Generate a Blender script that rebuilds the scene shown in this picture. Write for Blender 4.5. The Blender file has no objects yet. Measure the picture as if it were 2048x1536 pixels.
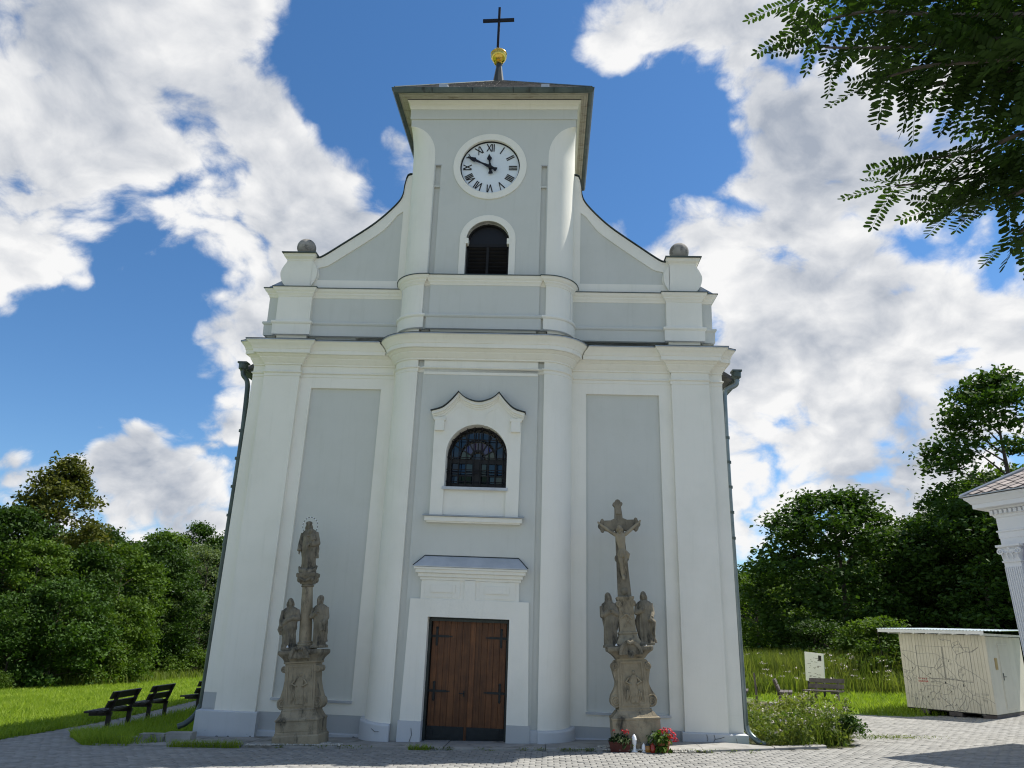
import bpy, bmesh, math, random
import numpy as np
from mathutils import Matrix, Vector
from mathutils.geometry import tessellate_polygon
R_ = random.Random(7)
RNG = np.random.default_rng(11)
scene = bpy.context.scene
COL = scene.collection
rad = math.radians
# ------------------------------------------------------------------ camera
CAM_POS = Vector((1.637042, -16.560452, 1.750014))
CAM_ROT = ((0.9988946, -0.0456819, 0.0110786), (0.0467319, 0.9396691, -0.3388776), (0.0050704, 0.3390208, 0.9407652))  # columns right, forward, up
cam_d = bpy.data.cameras.new('camera'); cam = bpy.data.objects.new('camera', cam_d); COL.objects.link(cam)
cam_d.sensor_width = 36.0; cam_d.lens = 1480 / 2048 * 36; cam_d.clip_start = 0.05; cam_d.clip_end = 5000
_r = CAM_ROT
cam.matrix_world = Matrix(((_r[0][0], _r[0][2], -_r[0][1], CAM_POS.x), (_r[1][0], _r[1][2], -_r[1][1], CAM_POS.y), (_r[2][0], _r[2][2], -_r[2][1], CAM_POS.z), (0, 0, 0, 1)))
scene.camera = cam
# ------------------------------------------------------------------ light
SUN_AZ, SUN_EL = 23.0, 57.0      # azimuth counted from +x towards +y
sun_dir = Vector((math.cos(rad(SUN_EL)) * math.cos(rad(SUN_AZ)), math.cos(rad(SUN_EL)) * math.sin(rad(SUN_AZ)), math.sin(rad(SUN_EL))))
sd = bpy.data.lights.new('sun', 'SUN'); sd.energy = 4.2; sd.angle = rad(0.5); sd.color = (1.0, 0.95, 0.87)
so = bpy.data.objects.new('sun', sd); COL.objects.link(so)
so.rotation_euler = (-sun_dir).to_track_quat('-Z', 'Y').to_euler(); so.location = (20, 10, 40)
scene.view_settings.view_transform = 'Standard'; scene.view_settings.look = 'None'
scene.view_settings.exposure = 0.78; scene.view_settings.gamma = 1.0; scene.view_settings.use_curve_mapping = False
CLOUD_STRENGTH = 0.55
SKY_STRENGTH = 0.084
BIAS = 0.036

def px_dir(px, py):
    x, z = (px - 1024) / 1480, -(py - 768) / 1480
    return Vector([_r[i][0] * x + _r[i][1] + _r[i][2] * z for i in range(3)]).normalized()

class NT:
    def __init__(s, tree): s.t = tree; s.n = tree.nodes; s.l = tree.links
    def node(s, typ, **kw):
        n = s.n.new(typ)
        for k, v in kw.items(): setattr(n, k, v)
        return n
    def link(s, a, b): s.l.new(a, b)
    def put(s, inp, v):
        if isinstance(v, bpy.types.NodeSocket): s.l.new(v, inp)
        elif v is not None: inp.default_value = v
    def math(s, op, a, b=None, c=None, clamp=False):
        n = s.n.new('ShaderNodeMath'); n.operation = op; n.use_clamp = clamp
        for i, v in enumerate((a, b, c)): s.put(n.inputs[i], v)
        return n.outputs[0]
    def vmath(s, op, a, b=None, out=0):
        n = s.n.new('ShaderNodeVectorMath'); n.operation = op
        s.put(n.inputs[0], a); s.put(n.inputs[1], b)
        return n.outputs[out]
    def sstep(s, v, a, b, lo=0.0, hi=1.0):
        n = s.n.new('ShaderNodeMapRange'); n.interpolation_type = 'SMOOTHSTEP'
        s.put(n.inputs[0], v)
        for i, x in enumerate((a, b, lo, hi)): s.put(n.inputs[1 + i], x)
        return n.outputs[0]
    def noise(s, vec, scale, detail=4, rough=0.5, dist=0.0, lac=2.0):
        n = s.n.new('ShaderNodeTexNoise'); s.put(n.inputs['Vector'], vec)
        n.inputs['Scale'].default_value = scale; n.inputs['Detail'].default_value = detail; n.inputs['Roughness'].default_value = rough
        n.inputs['Distortion'].default_value = dist; n.inputs['Lacunarity'].default_value = lac
        return n.outputs[0]
    def mix(s, f, a, b, mode='MIX'):
        n = s.n.new('ShaderNodeMix'); n.data_type = 'RGBA'; n.blend_type = mode
        s.put(n.inputs[0], f); s.put(n.inputs[6], a); s.put(n.inputs[7], b)
        return n.outputs[2]

def c4(c): return (c[0], c[1], c[2], 1.0)

def make_world():
    w = bpy.data.worlds.new('World'); scene.world = w; w.use_nodes = True
    T = NT(w.node_tree); T.n.clear()
    sky = T.node('ShaderNodeTexSky', sky_type='NISHITA'); sky.sun_disc = False
    sky.sun_elevation = rad(SUN_EL); sky.sun_rotation = rad(90 - SUN_AZ)
    sky.altitude = 250; sky.air_density = 1.0; sky.dust_density = 0.1; sky.ozone_density = 3.2
    d = T.node('ShaderNodeTexCoord').outputs['Generated']
    sep = T.node('ShaderNodeSeparateXYZ'); T.link(d, sep.inputs[0])
    zc = T.math('ADD', T.math('MULTIPLY', T.math('MAXIMUM', sep.outputs[2], 0.0), 0.62), 0.42)
    comb = T.node('ShaderNodeCombineXYZ')
    T.link(T.math('DIVIDE', sep.outputs[0], zc), comb.inputs[0]); T.link(T.math('DIVIDE', sep.outputs[1], zc), comb.inputs[1])
    T.put(comb.inputs[2], T.math('MULTIPLY', sep.outputs[2], 1.1))
    p = comb.outputs[0]
    lobes = [(80,300,250,1),(330,130,240,1),(440,300,190,1),(230,440,110,.7),(640,440,130,1),(560,580,150,.9),(430,700,90,.8),(30,540,90,.6),
             (330,975,130,1.1),(255,880,70,.7),(440,860,60,.7),(15,930,60,.9),(790,270,42,1.2),(1190,110,70,1.1),(1260,40,90,.8),(1450,60,120,1),
             (1650,250,150,1),(1450,490,140,.8),(1330,570,90,.8),(1235,455,40,1.0),(1720,620,230,.8),(1600,830,220,1),(1900,720,230,.9),(1500,990,100,1),
             (830,90,230,-1.5),(1060,170,150,-1.2),(180,670,110,-1.3),(60,760,110,-1.2),(330,800,70,-.9),(110,850,80,-1.2),(1240,330,110,-1.4),(700,230,80,-1.2),
             (1840,470,60,-1.1),(1420,330,60,-1.1),(1090,330,80,-1),(720,20,120,-1),(1500,420,55,-1),(1690,430,50,-1),(1990,560,60,-1.1),(1400,690,50,-.7),(1650,1040,60,-.6),(1350,190,60,-.5),(330,570,60,-.6)]
    acc = None
    for (x, y, r, wgt) in lobes:
        v = px_dir(x, y); ra = r / 1480 * 0.9
        dt = T.vmath('DOT_PRODUCT', d, tuple(v), out=1)
        e = T.math('EXPONENT', T.math('MULTIPLY', T.math('SUBTRACT', dt, 1.0), 2.0 / ra ** 2))
        acc = T.math('MULTIPLY_ADD', e, wgt, 0.0 if acc is None else acc)
    cover = T.math('MULTIPLY', T.math('MAXIMUM', T.math('MINIMUM', acc, 1.0), -1.3), 0.125)
    warp = T.node('ShaderNodeTexNoise'); T.link(p, warp.inputs['Vector']); warp.inputs['Scale'].default_value = 3.5; warp.inputs['Detail'].default_value = 3
    pw = T.vmath('ADD', p, T.vmath('MULTIPLY', T.vmath('SUBTRACT', warp.outputs['Color'], (.5, .5, .5)), (.16, .16, .16)))
    def billow(vec, sc):      # puffy cells, three sizes
        tot = None
        for k, (s, wgt) in enumerate(((sc, .5), (sc*2.1, .3), (sc*4.6, .2))):
            vo = T.node('ShaderNodeTexVoronoi', feature='F1'); T.link(vec, vo.inputs['Vector']); vo.inputs['Scale'].default_value = s
            t = T.math('MULTIPLY', T.math('SUBTRACT', 0.95, vo.outputs['Distance']), wgt); tot = t if tot is None else T.math('ADD', tot, t)
        return tot
    def field(vec, det):
        return T.math('ADD', T.math('MULTIPLY', T.noise(vec, 3.0, det, 0.60, 0.15, 2.15), 0.62), T.math('MULTIPLY', billow(vec, 5.5), 0.38))
    f1 = field(pw, 12)
    off = Vector((0.07 * math.cos(rad(SUN_AZ)), 0.07 * math.sin(rad(SUN_AZ)), 0.05))
    f2 = field(T.vmath('ADD', pw, tuple(off)), 6)
    dens = T.math('ADD', T.math('ADD', f1, cover), BIAS)
    alpha = T.sstep(dens, 0.495, 0.605)
    soft = T.math('ADD', T.math('ADD', T.noise(pw, 3.0, 4, 0.55, 0.15, 2.15), cover), BIAS)
    thick = T.sstep(soft, 0.50, 0.74)
    relief = T.math('MULTIPLY', T.math('SUBTRACT', f1, f2), 3.0)
    n3 = T.noise(pw, 7.0, 7, 0.62, 0.3)
    g = T.math('ADD', T.math('MULTIPLY', thick, T.sstep(T.noise(p, 1.5, 3, 0.5), 0.35, 0.65, 0.10, 0.70)), T.math('MULTIPLY', T.math('SUBTRACT', n3, 0.52), 0.62))
    grey = T.math('SUBTRACT', g, relief, clamp=True)
    ccol = T.mix(grey, (1.0, 1.0, 1.0, 1), (0.41, 0.46, 0.55, 1))
    b1 = T.node('ShaderNodeBackground'); b1.inputs[1].default_value = SKY_STRENGTH
    hsv = T.node('ShaderNodeHueSaturation'); hsv.inputs['Saturation'].default_value = 1.2; T.link(sky.outputs[0], hsv.inputs['Color'])
    T.link(hsv.outputs[0], b1.inputs[0])
    b2 = T.node('ShaderNodeBackground'); b2.inputs[1].default_value = CLOUD_STRENGTH; T.link(ccol, b2.inputs[0])
    mx = T.node('ShaderNodeMixShader'); T.link(alpha, mx.inputs[0]); T.link(b1.outputs[0], mx.inputs[1]); T.link(b2.outputs[0], mx.inputs[2])
    out = T.node('ShaderNodeOutputWorld'); T.link(mx.outputs[0], out.inputs[0])
    w.cycles.sampling_method = 'MANUAL'; w.cycles.sample_map_resolution = 512
make_world()
scene.cycles.filter_width = 1.15; scene.cycles.max_bounces = 6; scene.cycles.diffuse_bounces = 4; scene.cycles.transparent_max_bounces = 4

# ------------------------------------------------------------------ materials
def mat(name, c1, c2=None, scale=3.0, rough=0.8, bump=0.0, bscale=60.0, metal=0.0, spec=0.3, stains=None, island=0.0, detail=5):
    m = bpy.data.materials.new(name); m.use_nodes = True
    T = NT(m.node_tree); b = T.n['Principled BSDF']
    b.inputs['Roughness'].default_value = rough; b.inputs['Metallic'].default_value = metal
    b.inputs['Specular IOR Level'].default_value = spec
    tc = T.node('ShaderNodeTexCoord').outputs['Object']
    col = c4(c1)
    if c2 is not None:
        f = T.sstep(T.noise(tc, scale, detail, 0.6), 0.3, 0.7)
        col = T.mix(f, c4(c1), c4(c2))
    if stains:
        sc, colr, lo, hi, stretch = stains
        mp = T.node('ShaderNodeMapping'); T.link(tc, mp.inputs[0]); mp.inputs['Scale'].default_value = stretch
        f = T.sstep(T.noise(mp.outputs[0], sc, 8, 0.65), lo, hi)
        col = T.mix(f, col, c4(colr))
    if island:
        g = T.node('ShaderNodeNewGeometry').outputs['Random Per Island']
        oi = T.node('ShaderNodeObjectInfo').outputs['Random']
        r = T.math('FRACT', T.math('ADD', g, oi))
        v = T.math('MULTIPLY_ADD', r, 2 * island, 1 - island)
        col = T.mix(1.0, col, T.vmath('MULTIPLY', (1, 1, 1), v) if False else _grey(T, v), 'MULTIPLY')
    T.put(b.inputs['Base Color'], col)
    if bump:
        bn = T.node('ShaderNodeBump'); bn.inputs['Strength'].default_value = bump; bn.inputs['Distance'].default_value = 0.02
        T.link(T.noise(tc, bscale, 4, 0.6), bn.inputs['Height']); T.link(bn.outputs[0], b.inputs['Normal'])
    return m
def _grey(T, v):
    n = T.node('ShaderNodeCombineColor')
    for i in range(3): T.link(v, n.inputs[i])
    return n.outputs[0]

def leaf_mat(name, c1, c2, trans=0.35, rough=0.65):
    m = bpy.data.materials.new(name); m.use_nodes = True
    T = NT(m.node_tree); T.n.clear()
    g = T.node('ShaderNodeNewGeometry').outputs['Random Per Island']
    oi = T.node('ShaderNodeObjectInfo').outputs['Random']
    tc = T.node('ShaderNodeTexCoord').outputs['Object']
    big = T.sstep(T.noise(tc, 0.9, 2, 0.5), 0.35, 0.65)
    f = T.math('ADD', T.math('MULTIPLY', g, 0.55), T.math('MULTIPLY', big, 0.45))
    col = T.mix(f, c4(c1), c4(c2))
    v = T.math('MULTIPLY_ADD', oi, 0.3, 0.85)
    col = T.mix(1.0, col, _grey(T, v), 'MULTIPLY')
    b = T.node('ShaderNodeBsdfPrincipled'); T.link(col, b.inputs['Base Color']); b.inputs['Roughness'].default_value = rough; b.inputs['Specular IOR Level'].default_value = 0.18
    tr = T.node('ShaderNodeBsdfTranslucent')
    T.link(T.mix(1.0, col, (1.25, 1.3, 0.55, 1), 'MULTIPLY'), tr.inputs[0])
    mx = T.node('ShaderNodeMixShader'); mx.inputs[0].default_value = trans
    T.link(b.outputs[0], mx.inputs[1]); T.link(tr.outputs[0], mx.inputs[2])
    o = T.node('ShaderNodeOutputMaterial'); T.link(mx.outputs[0], o.inputs[0])
    return m

def plaster(name, c, dirt=0.12):
    m = bpy.data.materials.new(name); m.use_nodes = True
    T = NT(m.node_tree); b = T.n['Principled BSDF']; b.inputs['Roughness'].default_value = 0.9; b.inputs['Specular IOR Level'].default_value = 0.15
    tc = T.node('ShaderNodeTexCoord').outputs['Object']
    n = T.noise(tc, 0.8, 6, 0.62)
    mp = T.node('ShaderNodeMapping'); T.link(tc, mp.inputs[0]); mp.inputs['Scale'].default_value = (4.5, 4.5, 0.30)
    n2 = T.noise(mp.outputs[0], 1.9, 9, 0.68)
    f = T.math('ADD', T.sstep(n, 0.4, 0.75, 0, dirt), T.sstep(n2, 0.5, 0.8, 0, dirt))
    col = T.mix(f, c4(c), (c[0] * .72, c[1] * .73, c[2] * .68, 1))
    T.link(col, b.inputs['Base Color'])
    bn = T.node('ShaderNodeBump'); bn.inputs['Strength'].default_value = 0.22; bn.inputs['Distance'].default_value = 0.012
    h = T.math('ADD', T.noise(tc, 55, 4, 0.7), T.math('MULTIPLY', T.noise(tc, 7, 3, 0.5), 0.8))
    T.link(h, bn.inputs['Height']); T.link(bn.outputs[0], b.inputs['Normal'])
    return m

def plinth_mat():
    m = plaster('plinth_plaster', (.56, .58, .60), .3)
    T = NT(m.node_tree); b = T.n['Principled BSDF']
    old = b.inputs['Base Color'].links[0].from_socket
    tc = T.node('ShaderNodeTexCoord').outputs['Object']
    sp = T.node('ShaderNodeSeparateXYZ'); T.link(tc, sp.inputs[0])
    n = T.noise(tc, 5.0, 6, 0.6)
    hi = T.sstep(sp.outputs[2], -0.5, -0.2, 0.62, 0.16)          # blown plaster creeping up from the wet foot of the wall
    side = T.math('MULTIPLY', T.sstep(sp.outputs[0], -3.4, -2.1, 0.78, 1.12), T.sstep(sp.outputs[0], -1.6, -0.4, 1.0, 0.70))
    d = T.sstep(T.math('ADD', n, T.math('MULTIPLY', hi, side)), 0.98, 1.02)
    T.link(T.mix(d, old, (.045, .05, .05, 1)), b.inputs['Base Color'])
    return m

MT = {}
MT['white'] = plaster('white_plaster', (.84, .82, .735), .24)
MT['grey'] = plaster('grey_plaster', (.605, .615, .570), .24)
MT['greyb'] = plaster('grey_plaster_socle', (.47, .485, .485), .2)
MT['plinth'] = plinth_mat()
MT['lead'] = mat('lead_sheet', (.30, .33, .36), (.38, .41, .44), 4, .45, .05, 20, .6, .5)
MT['zinc'] = mat('zinc_sheet', (.42, .45, .48), (.50, .53, .56), 3, .5, .03, 15, .35, .5)
MT['darkmetal'] = mat('dark_metal', (.022, .03, .03), (.035, .045, .042), 6, .45, .05, 40, .3, .5)
MT['gutter'] = mat('gutter_metal', (.06, .08, .075), (.10, .125, .115), 2.5, .42, .04, 20, .5, .5, stains=(3, (.03, .035, .03), .55, .7, (1, 1, .3)))
MT['pipe'] = mat('downpipe_metal', (.15, .19, .195), (.22, .26, .265), 2.5, .38, .03, 20, .55, .5)
MT['iron'] = mat('wrought_iron', (.012, .017, .02), (.02, .026, .03), 8, .5, .1, 60, .4, .5)
MT['black'] = mat('black_paint', (.008, .008, .010), None, rough=.4)
MT['gold'] = mat('gilded_metal', (.78, .55, .12), (.70, .47, .09), 5, .22, .03, 20, 1.0, .5)
MT['dial'] = mat('dial_enamel', (.74, .80, .83), (.70, .76, .79), 2, .35)
MT['wood_door'] = mat('door_timber', (.100, .039, .015), (.165, .066, .024), 4, .45, .12, 30, 0, .35, stains=(3.0, (.040, .014, .007), .42, .75, (14, 14, .30)), island=.25)
MT['soffit'] = mat('soffit_boards', (.40, .37, .30), (.46, .43, .35), 4, .8, .1, 30, stains=(4, (.24, .21, .15), .5, .7, (.6, 3, 3)))
MT['slate'] = mat('slate', (.10, .10, .10), (.17, .16, .155), 6, .7, .2, 30, island=.3)
MT['slate2'] = mat('fibre_slate', (.24, .205, .185), (.34, .295, .27), 5, .75, .2, 30, island=.22, stains=(5, (.10, .085, .08), .55, .75, (1, 1, 1)))
MT['stone'] = mat('sandstone', (.235, .198, .135), (.35, .298, .205), 3.0, .9, .5, 34, stains=(3.0, (.035, .034, .028), .50, .74, (1.4, 1.4, .6)), detail=8)
MT['stonedark'] = mat('weathered_sandstone', (.145, .128, .094), (.255, .222, .160), 3.5, .9, .5, 34, stains=(3.6, (.022, .023, .02), .46, .7, (1.4, 1.4, .7)), detail=8)
MT['ballstone'] = mat('ball_stone', (.30, .28, .25), (.38, .36, .33), 5, .9, .4, 40, stains=(4, (.13, .125, .115), .45, .65, (1, 1, 1)))
MT['glass'] = mat('window_glass', (.006, .009, .016), None, rough=.03, spec=.55)
MT['glass_blue'] = mat('blue_glass', (.008, .014, .10), None, rough=.1, spec=.6)
MT['glass_violet'] = mat('violet_glass', (.02, .008, .035), None, rough=.1, spec=.6)
MT['glass_green'] = mat('green_glass', (.01, .035, .02), None, rough=.1, spec=.6)
MT['louvre'] = mat('louvre_timber', (.006, .006, .007), (.011, .010, .010), 4, .6, .1, 20)
MT['concrete'] = mat('concrete', (.25, .245, .225), (.34, .33, .305), 2.5, .9, .4, 30, stains=(2.2, (.13, .125, .10), .52, .72, (1, 1, 1)), detail=8)
MT['paver'] = mat('paving_block', (.222, .218, .20), (.285, .28, .26), 9, .9, .25, 80, island=.13, stains=(.7, (.19, .185, .17), .52, .8, (1, 1, 1)))
MT['joint'] = mat('paving_joint', (.045, .043, .035), (.08, .078, .06), 5, .95, .3, 50)
MT['bench'] = mat('bench_timber', (.012, .009, .008), (.022, .016, .013), 5, .5, .1, 30)
MT['greybench'] = mat('weathered_bench_timber', (.075, .065, .062), (.12, .105, .10), 5, .7, .2, 30)
MT['kiosk'] = mat('cream_boards', (.60, .565, .45), (.65, .61, .49), 2.0, .65, .06, 20, island=.05)
MT['kioskwhite'] = mat('white_boards', (.72, .73, .70), (.78, .78, .76), 2, .6)
MT['roofmetal'] = mat('corrugated_steel', (.38, .46, .50), (.46, .54, .58), 2, .35, 0, 1, .6, .5)
MT['print'] = mat('grey_print', (.26, .25, .22), None, rough=.7)
MT['printdark'] = mat('black_print', (.02, .02, .02), None, rough=.7)
MT['printred'] = mat('red_print', (.45, .03, .03), None, rough=.7)
MT['brass'] = mat('brown_plate', (.36, .25, .10), (.42, .30, .13), 9, .5)
MT['pav'] = plaster('pavilion_plaster', (.74, .74, .75), .06)
MT['pavgrey'] = plaster('pavilion_grey', (.46, .46, .51), .06)
MT['wax'] = mat('white_plastic', (.80, .82, .84), None, rough=.3)
MT['amber'] = mat('amber_glass', (.32, .14, .02), None, rough=.15, spec=.6)
MT['redglass'] = mat('red_glass', (.30, .03, .015), None, rough=.15, spec=.6)
MT['pot'] = mat('plastic_pot', (.06, .012, .010), (.09, .018, .014), 6, .5)
MT['terracotta'] = mat('terracotta', (.30, .11, .05), (.36, .14, .07), 6, .8)
MT['petal'] = mat('red_petals', (.62, .015, .025), (.48, .008, .015), 30, .55)
MT['bark'] = mat('bark', (.06, .05, .038), (.12, .10, .08), 6, .95, .6, 20)
MT['gravel'] = mat('white_gravel', (.34, .33, .29), (.46, .45, .40), 6, .9, .2, 40, island=.3)
MT['lawn'] = mat('lawn_soil', (.10, .17, .018), (.16, .24, .03), .35, .95, .5, 14, stains=(2.0, (.05, .09, .012), .5, .7, (1, 1, 1)))
MT['hill'] = mat('meadow_soil', (.06, .09, .02), (.10, .12, .035), .05, .95)
MT['wild'] = mat('wild_soil', (.05, .06, .02), (.09, .085, .035), .7, .95, .5, 14)
MT['grass'] = leaf_mat('grass_blades', (.14, .22, .018), (.27, .35, .05), .45, .6)
MT['grassdry'] = leaf_mat('meadow_blades', (.09, .15, .018), (.22, .25, .065), .42, .6)
MT['weed'] = leaf_mat('weed_leaves', (.05, .10, .012), (.19, .22, .055), .40, .55)
MT['leaf_a'] = leaf_mat('leaves_deep_green', (.020, .049, .008), (.058, .112, .017), .28)
MT['leaf_b'] = leaf_mat('leaves_fresh_green', (.036, .080, .009), (.105, .170, .022), .32)
MT['leaf_c'] = leaf_mat('leaves_olive', (.042, .058, .010), (.115, .118, .022), .28)
MT['leaf_d'] = leaf_mat('leaves_silver_green', (.065, .10, .04), (.14, .18, .08), .32)
MT['leaf_r'] = leaf_mat('robinia_leaves', (.012, .031, .006), (.042, .084, .011), .34)
MT['leaf_dark'] = leaf_mat('pot_leaves', (.012, .025, .010), (.05, .09, .02), .2)
MT['flower'] = mat('seed_heads', (.42, .36, .34), (.55, .50, .45), 20, .9)

MT['glass'].node_tree.nodes['Principled BSDF'].inputs['Specular Tint'].default_value = (.50, .74, 1.0, 1)
# ------------------------------------------------------------------ mesh builder
class MB:
    def __init__(s): s.v = []; s.f = []
    def add(s, vs, fs):
        o = len(s.v); s.v.extend(tuple(p) for p in vs); s.f.extend(tuple(i + o for i in f) for f in fs); return s
    def box(s, x0, x1, y0, y1, z0, z1):
        return s.add([(x0,y0,z0),(x1,y0,z0),(x1,y1,z0),(x0,y1,z0),(x0,y0,z1),(x1,y0,z1),(x1,y1,z1),(x0,y1,z1)],
                     [(3,2,1,0),(4,5,6,7),(0,1,5,4),(1,2,6,5),(2,3,7,6),(3,0,4,7)])
    def obox(s, c, ax, ay, az):   # oriented box: centre and half axes
        c, ax, ay, az = map(Vector, (c, ax, ay, az))
        P = [c - ax - ay - az, c + ax - ay - az, c + ax + ay - az, c - ax + ay - az, c - ax - ay + az, c + ax - ay + az, c + ax + ay + az, c - ax + ay + az]
        return s.add(P, [(3,2,1,0),(4,5,6,7),(0,1,5,4),(1,2,6,5),(2,3,7,6),(3,0,4,7)])
    def frustum(s, w0, d0, z0, w1, d1, z1, cx=0, cy=0):
        a, b, c, d = w0/2, d0/2, w1/2, d1/2
        return s.add([(cx-a,cy-b,z0),(cx+a,cy-b,z0),(cx+a,cy+b,z0),(cx-a,cy+b,z0),(cx-c,cy-d,z1),(cx+c,cy-d,z1),(cx+c,cy+d,z1),(cx-c,cy+d,z1)],
                     [(3,2,1,0),(4,5,6,7),(0,1,5,4),(1,2,6,5),(2,3,7,6),(3,0,4,7)])
    def stack(s, prof, cx=0, cy=0):   # prof: list of (w, d, z): rectangular rings joined
        V = []
        for w, d, z in prof: V += [(cx-w/2,cy-d/2,z),(cx+w/2,cy-d/2,z),(cx+w/2,cy+d/2,z),(cx-w/2,cy+d/2,z)]
        F = [(3,2,1,0)]
        n = len(prof)
        for i in range(n - 1):
            for k in range(4): F.append((i*4+k, i*4+(k+1)%4, i*4+4+(k+1)%4, i*4+4+k))
        F.append(tuple((n-1)*4+k for k in range(4)))
        return s.add(V, F)
    def rings(s, R, closed=True, cap=True):
        n = len(R[0]); V = [p for r in R for p in r]; F = []
        for i in range(len(R) - 1):
            for k in range(n if closed else n - 1):
                k2 = (k + 1) % n
                F.append((i*n+k, i*n+k2, (i+1)*n+k2, (i+1)*n+k))
        if cap and closed:
            F.append(tuple(reversed(range(n)))); F.append(tuple((len(R)-1)*n+k for k in range(n)))
        return s.add(V, F)
    def tube(s, pts, r, n=8, cap=True):
        P = [Vector(p) for p in pts]; m = len(P)
        rr = list(r) if hasattr(r, '__len__') else [r] * m
        rings = []; up = None
        for i in range(m):
            t = (P[min(i+1, m-1)] - P[max(i-1, 0)]).normalized()
            if up is None: up = Vector((0,0,1)) if abs(t.z) < .9 else Vector((0,1,0))
            a = t.cross(up).normalized(); up = a.cross(t).normalized()
            rings.append([P[i] + (a*math.cos(2*math.pi*k/n) + up*math.sin(2*math.pi*k/n))*rr[i] for k in range(n)])
        return s.rings(rings, True, cap)
    def lathe(s, prof, n=16, c=(0,0,0)):
        return s.rings([[(c[0]+r*math.cos(2*math.pi*k/n), c[1]+r*math.sin(2*math.pi*k/n), c[2]+z) for k in range(n)] for r, z in prof])
    def ball(s, c, r, n=12, m=8, sc=(1,1,1)):
        R = []
        for i in range(m + 1):
            a = math.pi * (i + .001 if i == 0 else (i - .001 if i == m else i)) / m - math.pi/2
            R.append([(c[0]+r*sc[0]*math.cos(a)*math.cos(2*math.pi*k/n), c[1]+r*sc[1]*math.cos(a)*math.sin(2*math.pi*k/n), c[2]+r*sc[2]*math.sin(a)) for k in range(n)])
        return s.rings(R)
    def sweep(s, path, prof, scales=None, capends=True):   # path (x,y) left to right seen from the front; prof (d,z), d outwards
        n = len(path); P = [Vector(p) for p in path]; N = []
        for i in range(n - 1):
            t = (P[i+1] - P[i]).normalized(); N.append(Vector((t.y, -t.x)))
        rings = []
        for i in range(n):
            a = N[max(i-1, 0)]; b = N[min(i, n-2)]
            m = (a + b) / max(0.3, 1 + a.dot(b))
            k = 1 if scales is None else scales[i]
            rings.append([(P[i].x + m.x*d*k, P[i].y + m.y*d*k, z) for d, z in prof])
        o = len(s.v)
        s.rings(rings, False, False)
        if capends:
            q = len(prof); s.f.append(tuple(o + k for k in range(q))); s.f.append(tuple(o + (n-1)*q + k for k in reversed(range(q))))
        return s
    def plate(s, outer, holes, y0, y1, axis='y'):   # polygon in x,z thickened between y0 (front) and y1
        loops = [outer] + list(holes)
        flat = [p for l in loops for p in l]
        tri = tessellate_polygon([[Vector((p[0], p[1], 0)) for p in l] for l in loops])
        n = len(flat)
        f3 = (lambda p, y: (p[0], y, p[1])) if axis == 'y' else ((lambda p, y: (y, p[0], p[1])) if axis == 'x' else (lambda p, y: (p[0], p[1], y)))
        V = [f3(p, y0) for p in flat] + [f3(p, y1) for p in flat]
        F = [tuple(t) for t in tri] + [tuple(i + n for i in reversed(t)) for t in tri]
        o = 0
        for l in loops:
            m = len(l)
            for k in range(m): F.append((o+k, o+(k+1)%m, n+o+(k+1)%m, n+o+k))
            o += m
        return s.add(V, F)
    def merge(s, other, M=None):
        vs = other.v if M is None else [tuple(M @ Vector(p)) for p in other.v]
        return s.add(vs, other.f)
    def mesh(s, name, m, smooth=None, fn=None, recalc=True):
        me = bpy.data.meshes.new(name)
        vs = s.v if fn is None else [fn(p) for p in s.v]
        me.from_pydata(vs, [], s.f)
        if recalc:
            bm = bmesh.new(); bm.from_mesh(me); bmesh.ops.recalc_face_normals(bm, faces=bm.faces); bm.to_mesh(me); bm.free()
        if smooth:
            me.polygons.foreach_set('use_smooth', [True] * len(me.polygons)); me.set_sharp_from_angle(angle=rad(smooth))
        me.materials.append(MT[m] if isinstance(m, str) else m)
        return me
    def build(s, name, m, parent=None, smooth=None, fn=None, recalc=True):
        return obj(name, s.mesh(name, m, smooth, fn, recalc), parent)

def obj(name, me, parent=None):
    o = bpy.data.objects.new(name, me); COL.objects.link(o)
    if parent is not None: o.parent = parent
    return o
def thing(name, label, cat, loc=(0,0,0), rot=(0,0,0), group=None):
    o = bpy.data.objects.new(name, None); COL.objects.link(o); o.location = loc; o.rotation_euler = rot
    o.empty_display_size = .2
    return tag(o, label, cat, group)
def tag(o, label=None, cat=None, group=None, kind=None):
    if label: o['label'] = label
    if cat: o['category'] = cat
    if group: o['group'] = group
    if kind: o['kind'] = kind
    return o
def np_mesh(name, V, F, m, smooth=False):     # V (n,3), F (m,k) arrays
    me = bpy.data.meshes.new(name); V = np.asarray(V, dtype=np.float32); F = np.asarray(F, dtype=np.int32)
    me.vertices.add(len(V)); me.vertices.foreach_set('co', V.ravel())
    k = F.shape[1]; me.loops.add(F.size); me.loops.foreach_set('vertex_index', F.ravel())
    me.polygons.add(len(F)); me.polygons.foreach_set('loop_start', np.arange(0, F.size, k, dtype=np.int32))
    me.polygons.foreach_set('loop_total', np.full(len(F), k, dtype=np.int32))
    if smooth: me.polygons.foreach_set('use_smooth', np.ones(len(F), dtype=bool))
    me.update(calc_edges=True); me.validate(); me.materials.append(MT[m] if isinstance(m, str) else m)
    return me
def arc(cx, cz, r, a0, a1, n, rz=None):
    rz = r if rz is None else rz
    return [(cx + r*math.cos(rad(a0 + (a1-a0)*i/n)), cz + rz*math.sin(rad(a0 + (a1-a0)*i/n))) for i in range(n+1)]
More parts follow.
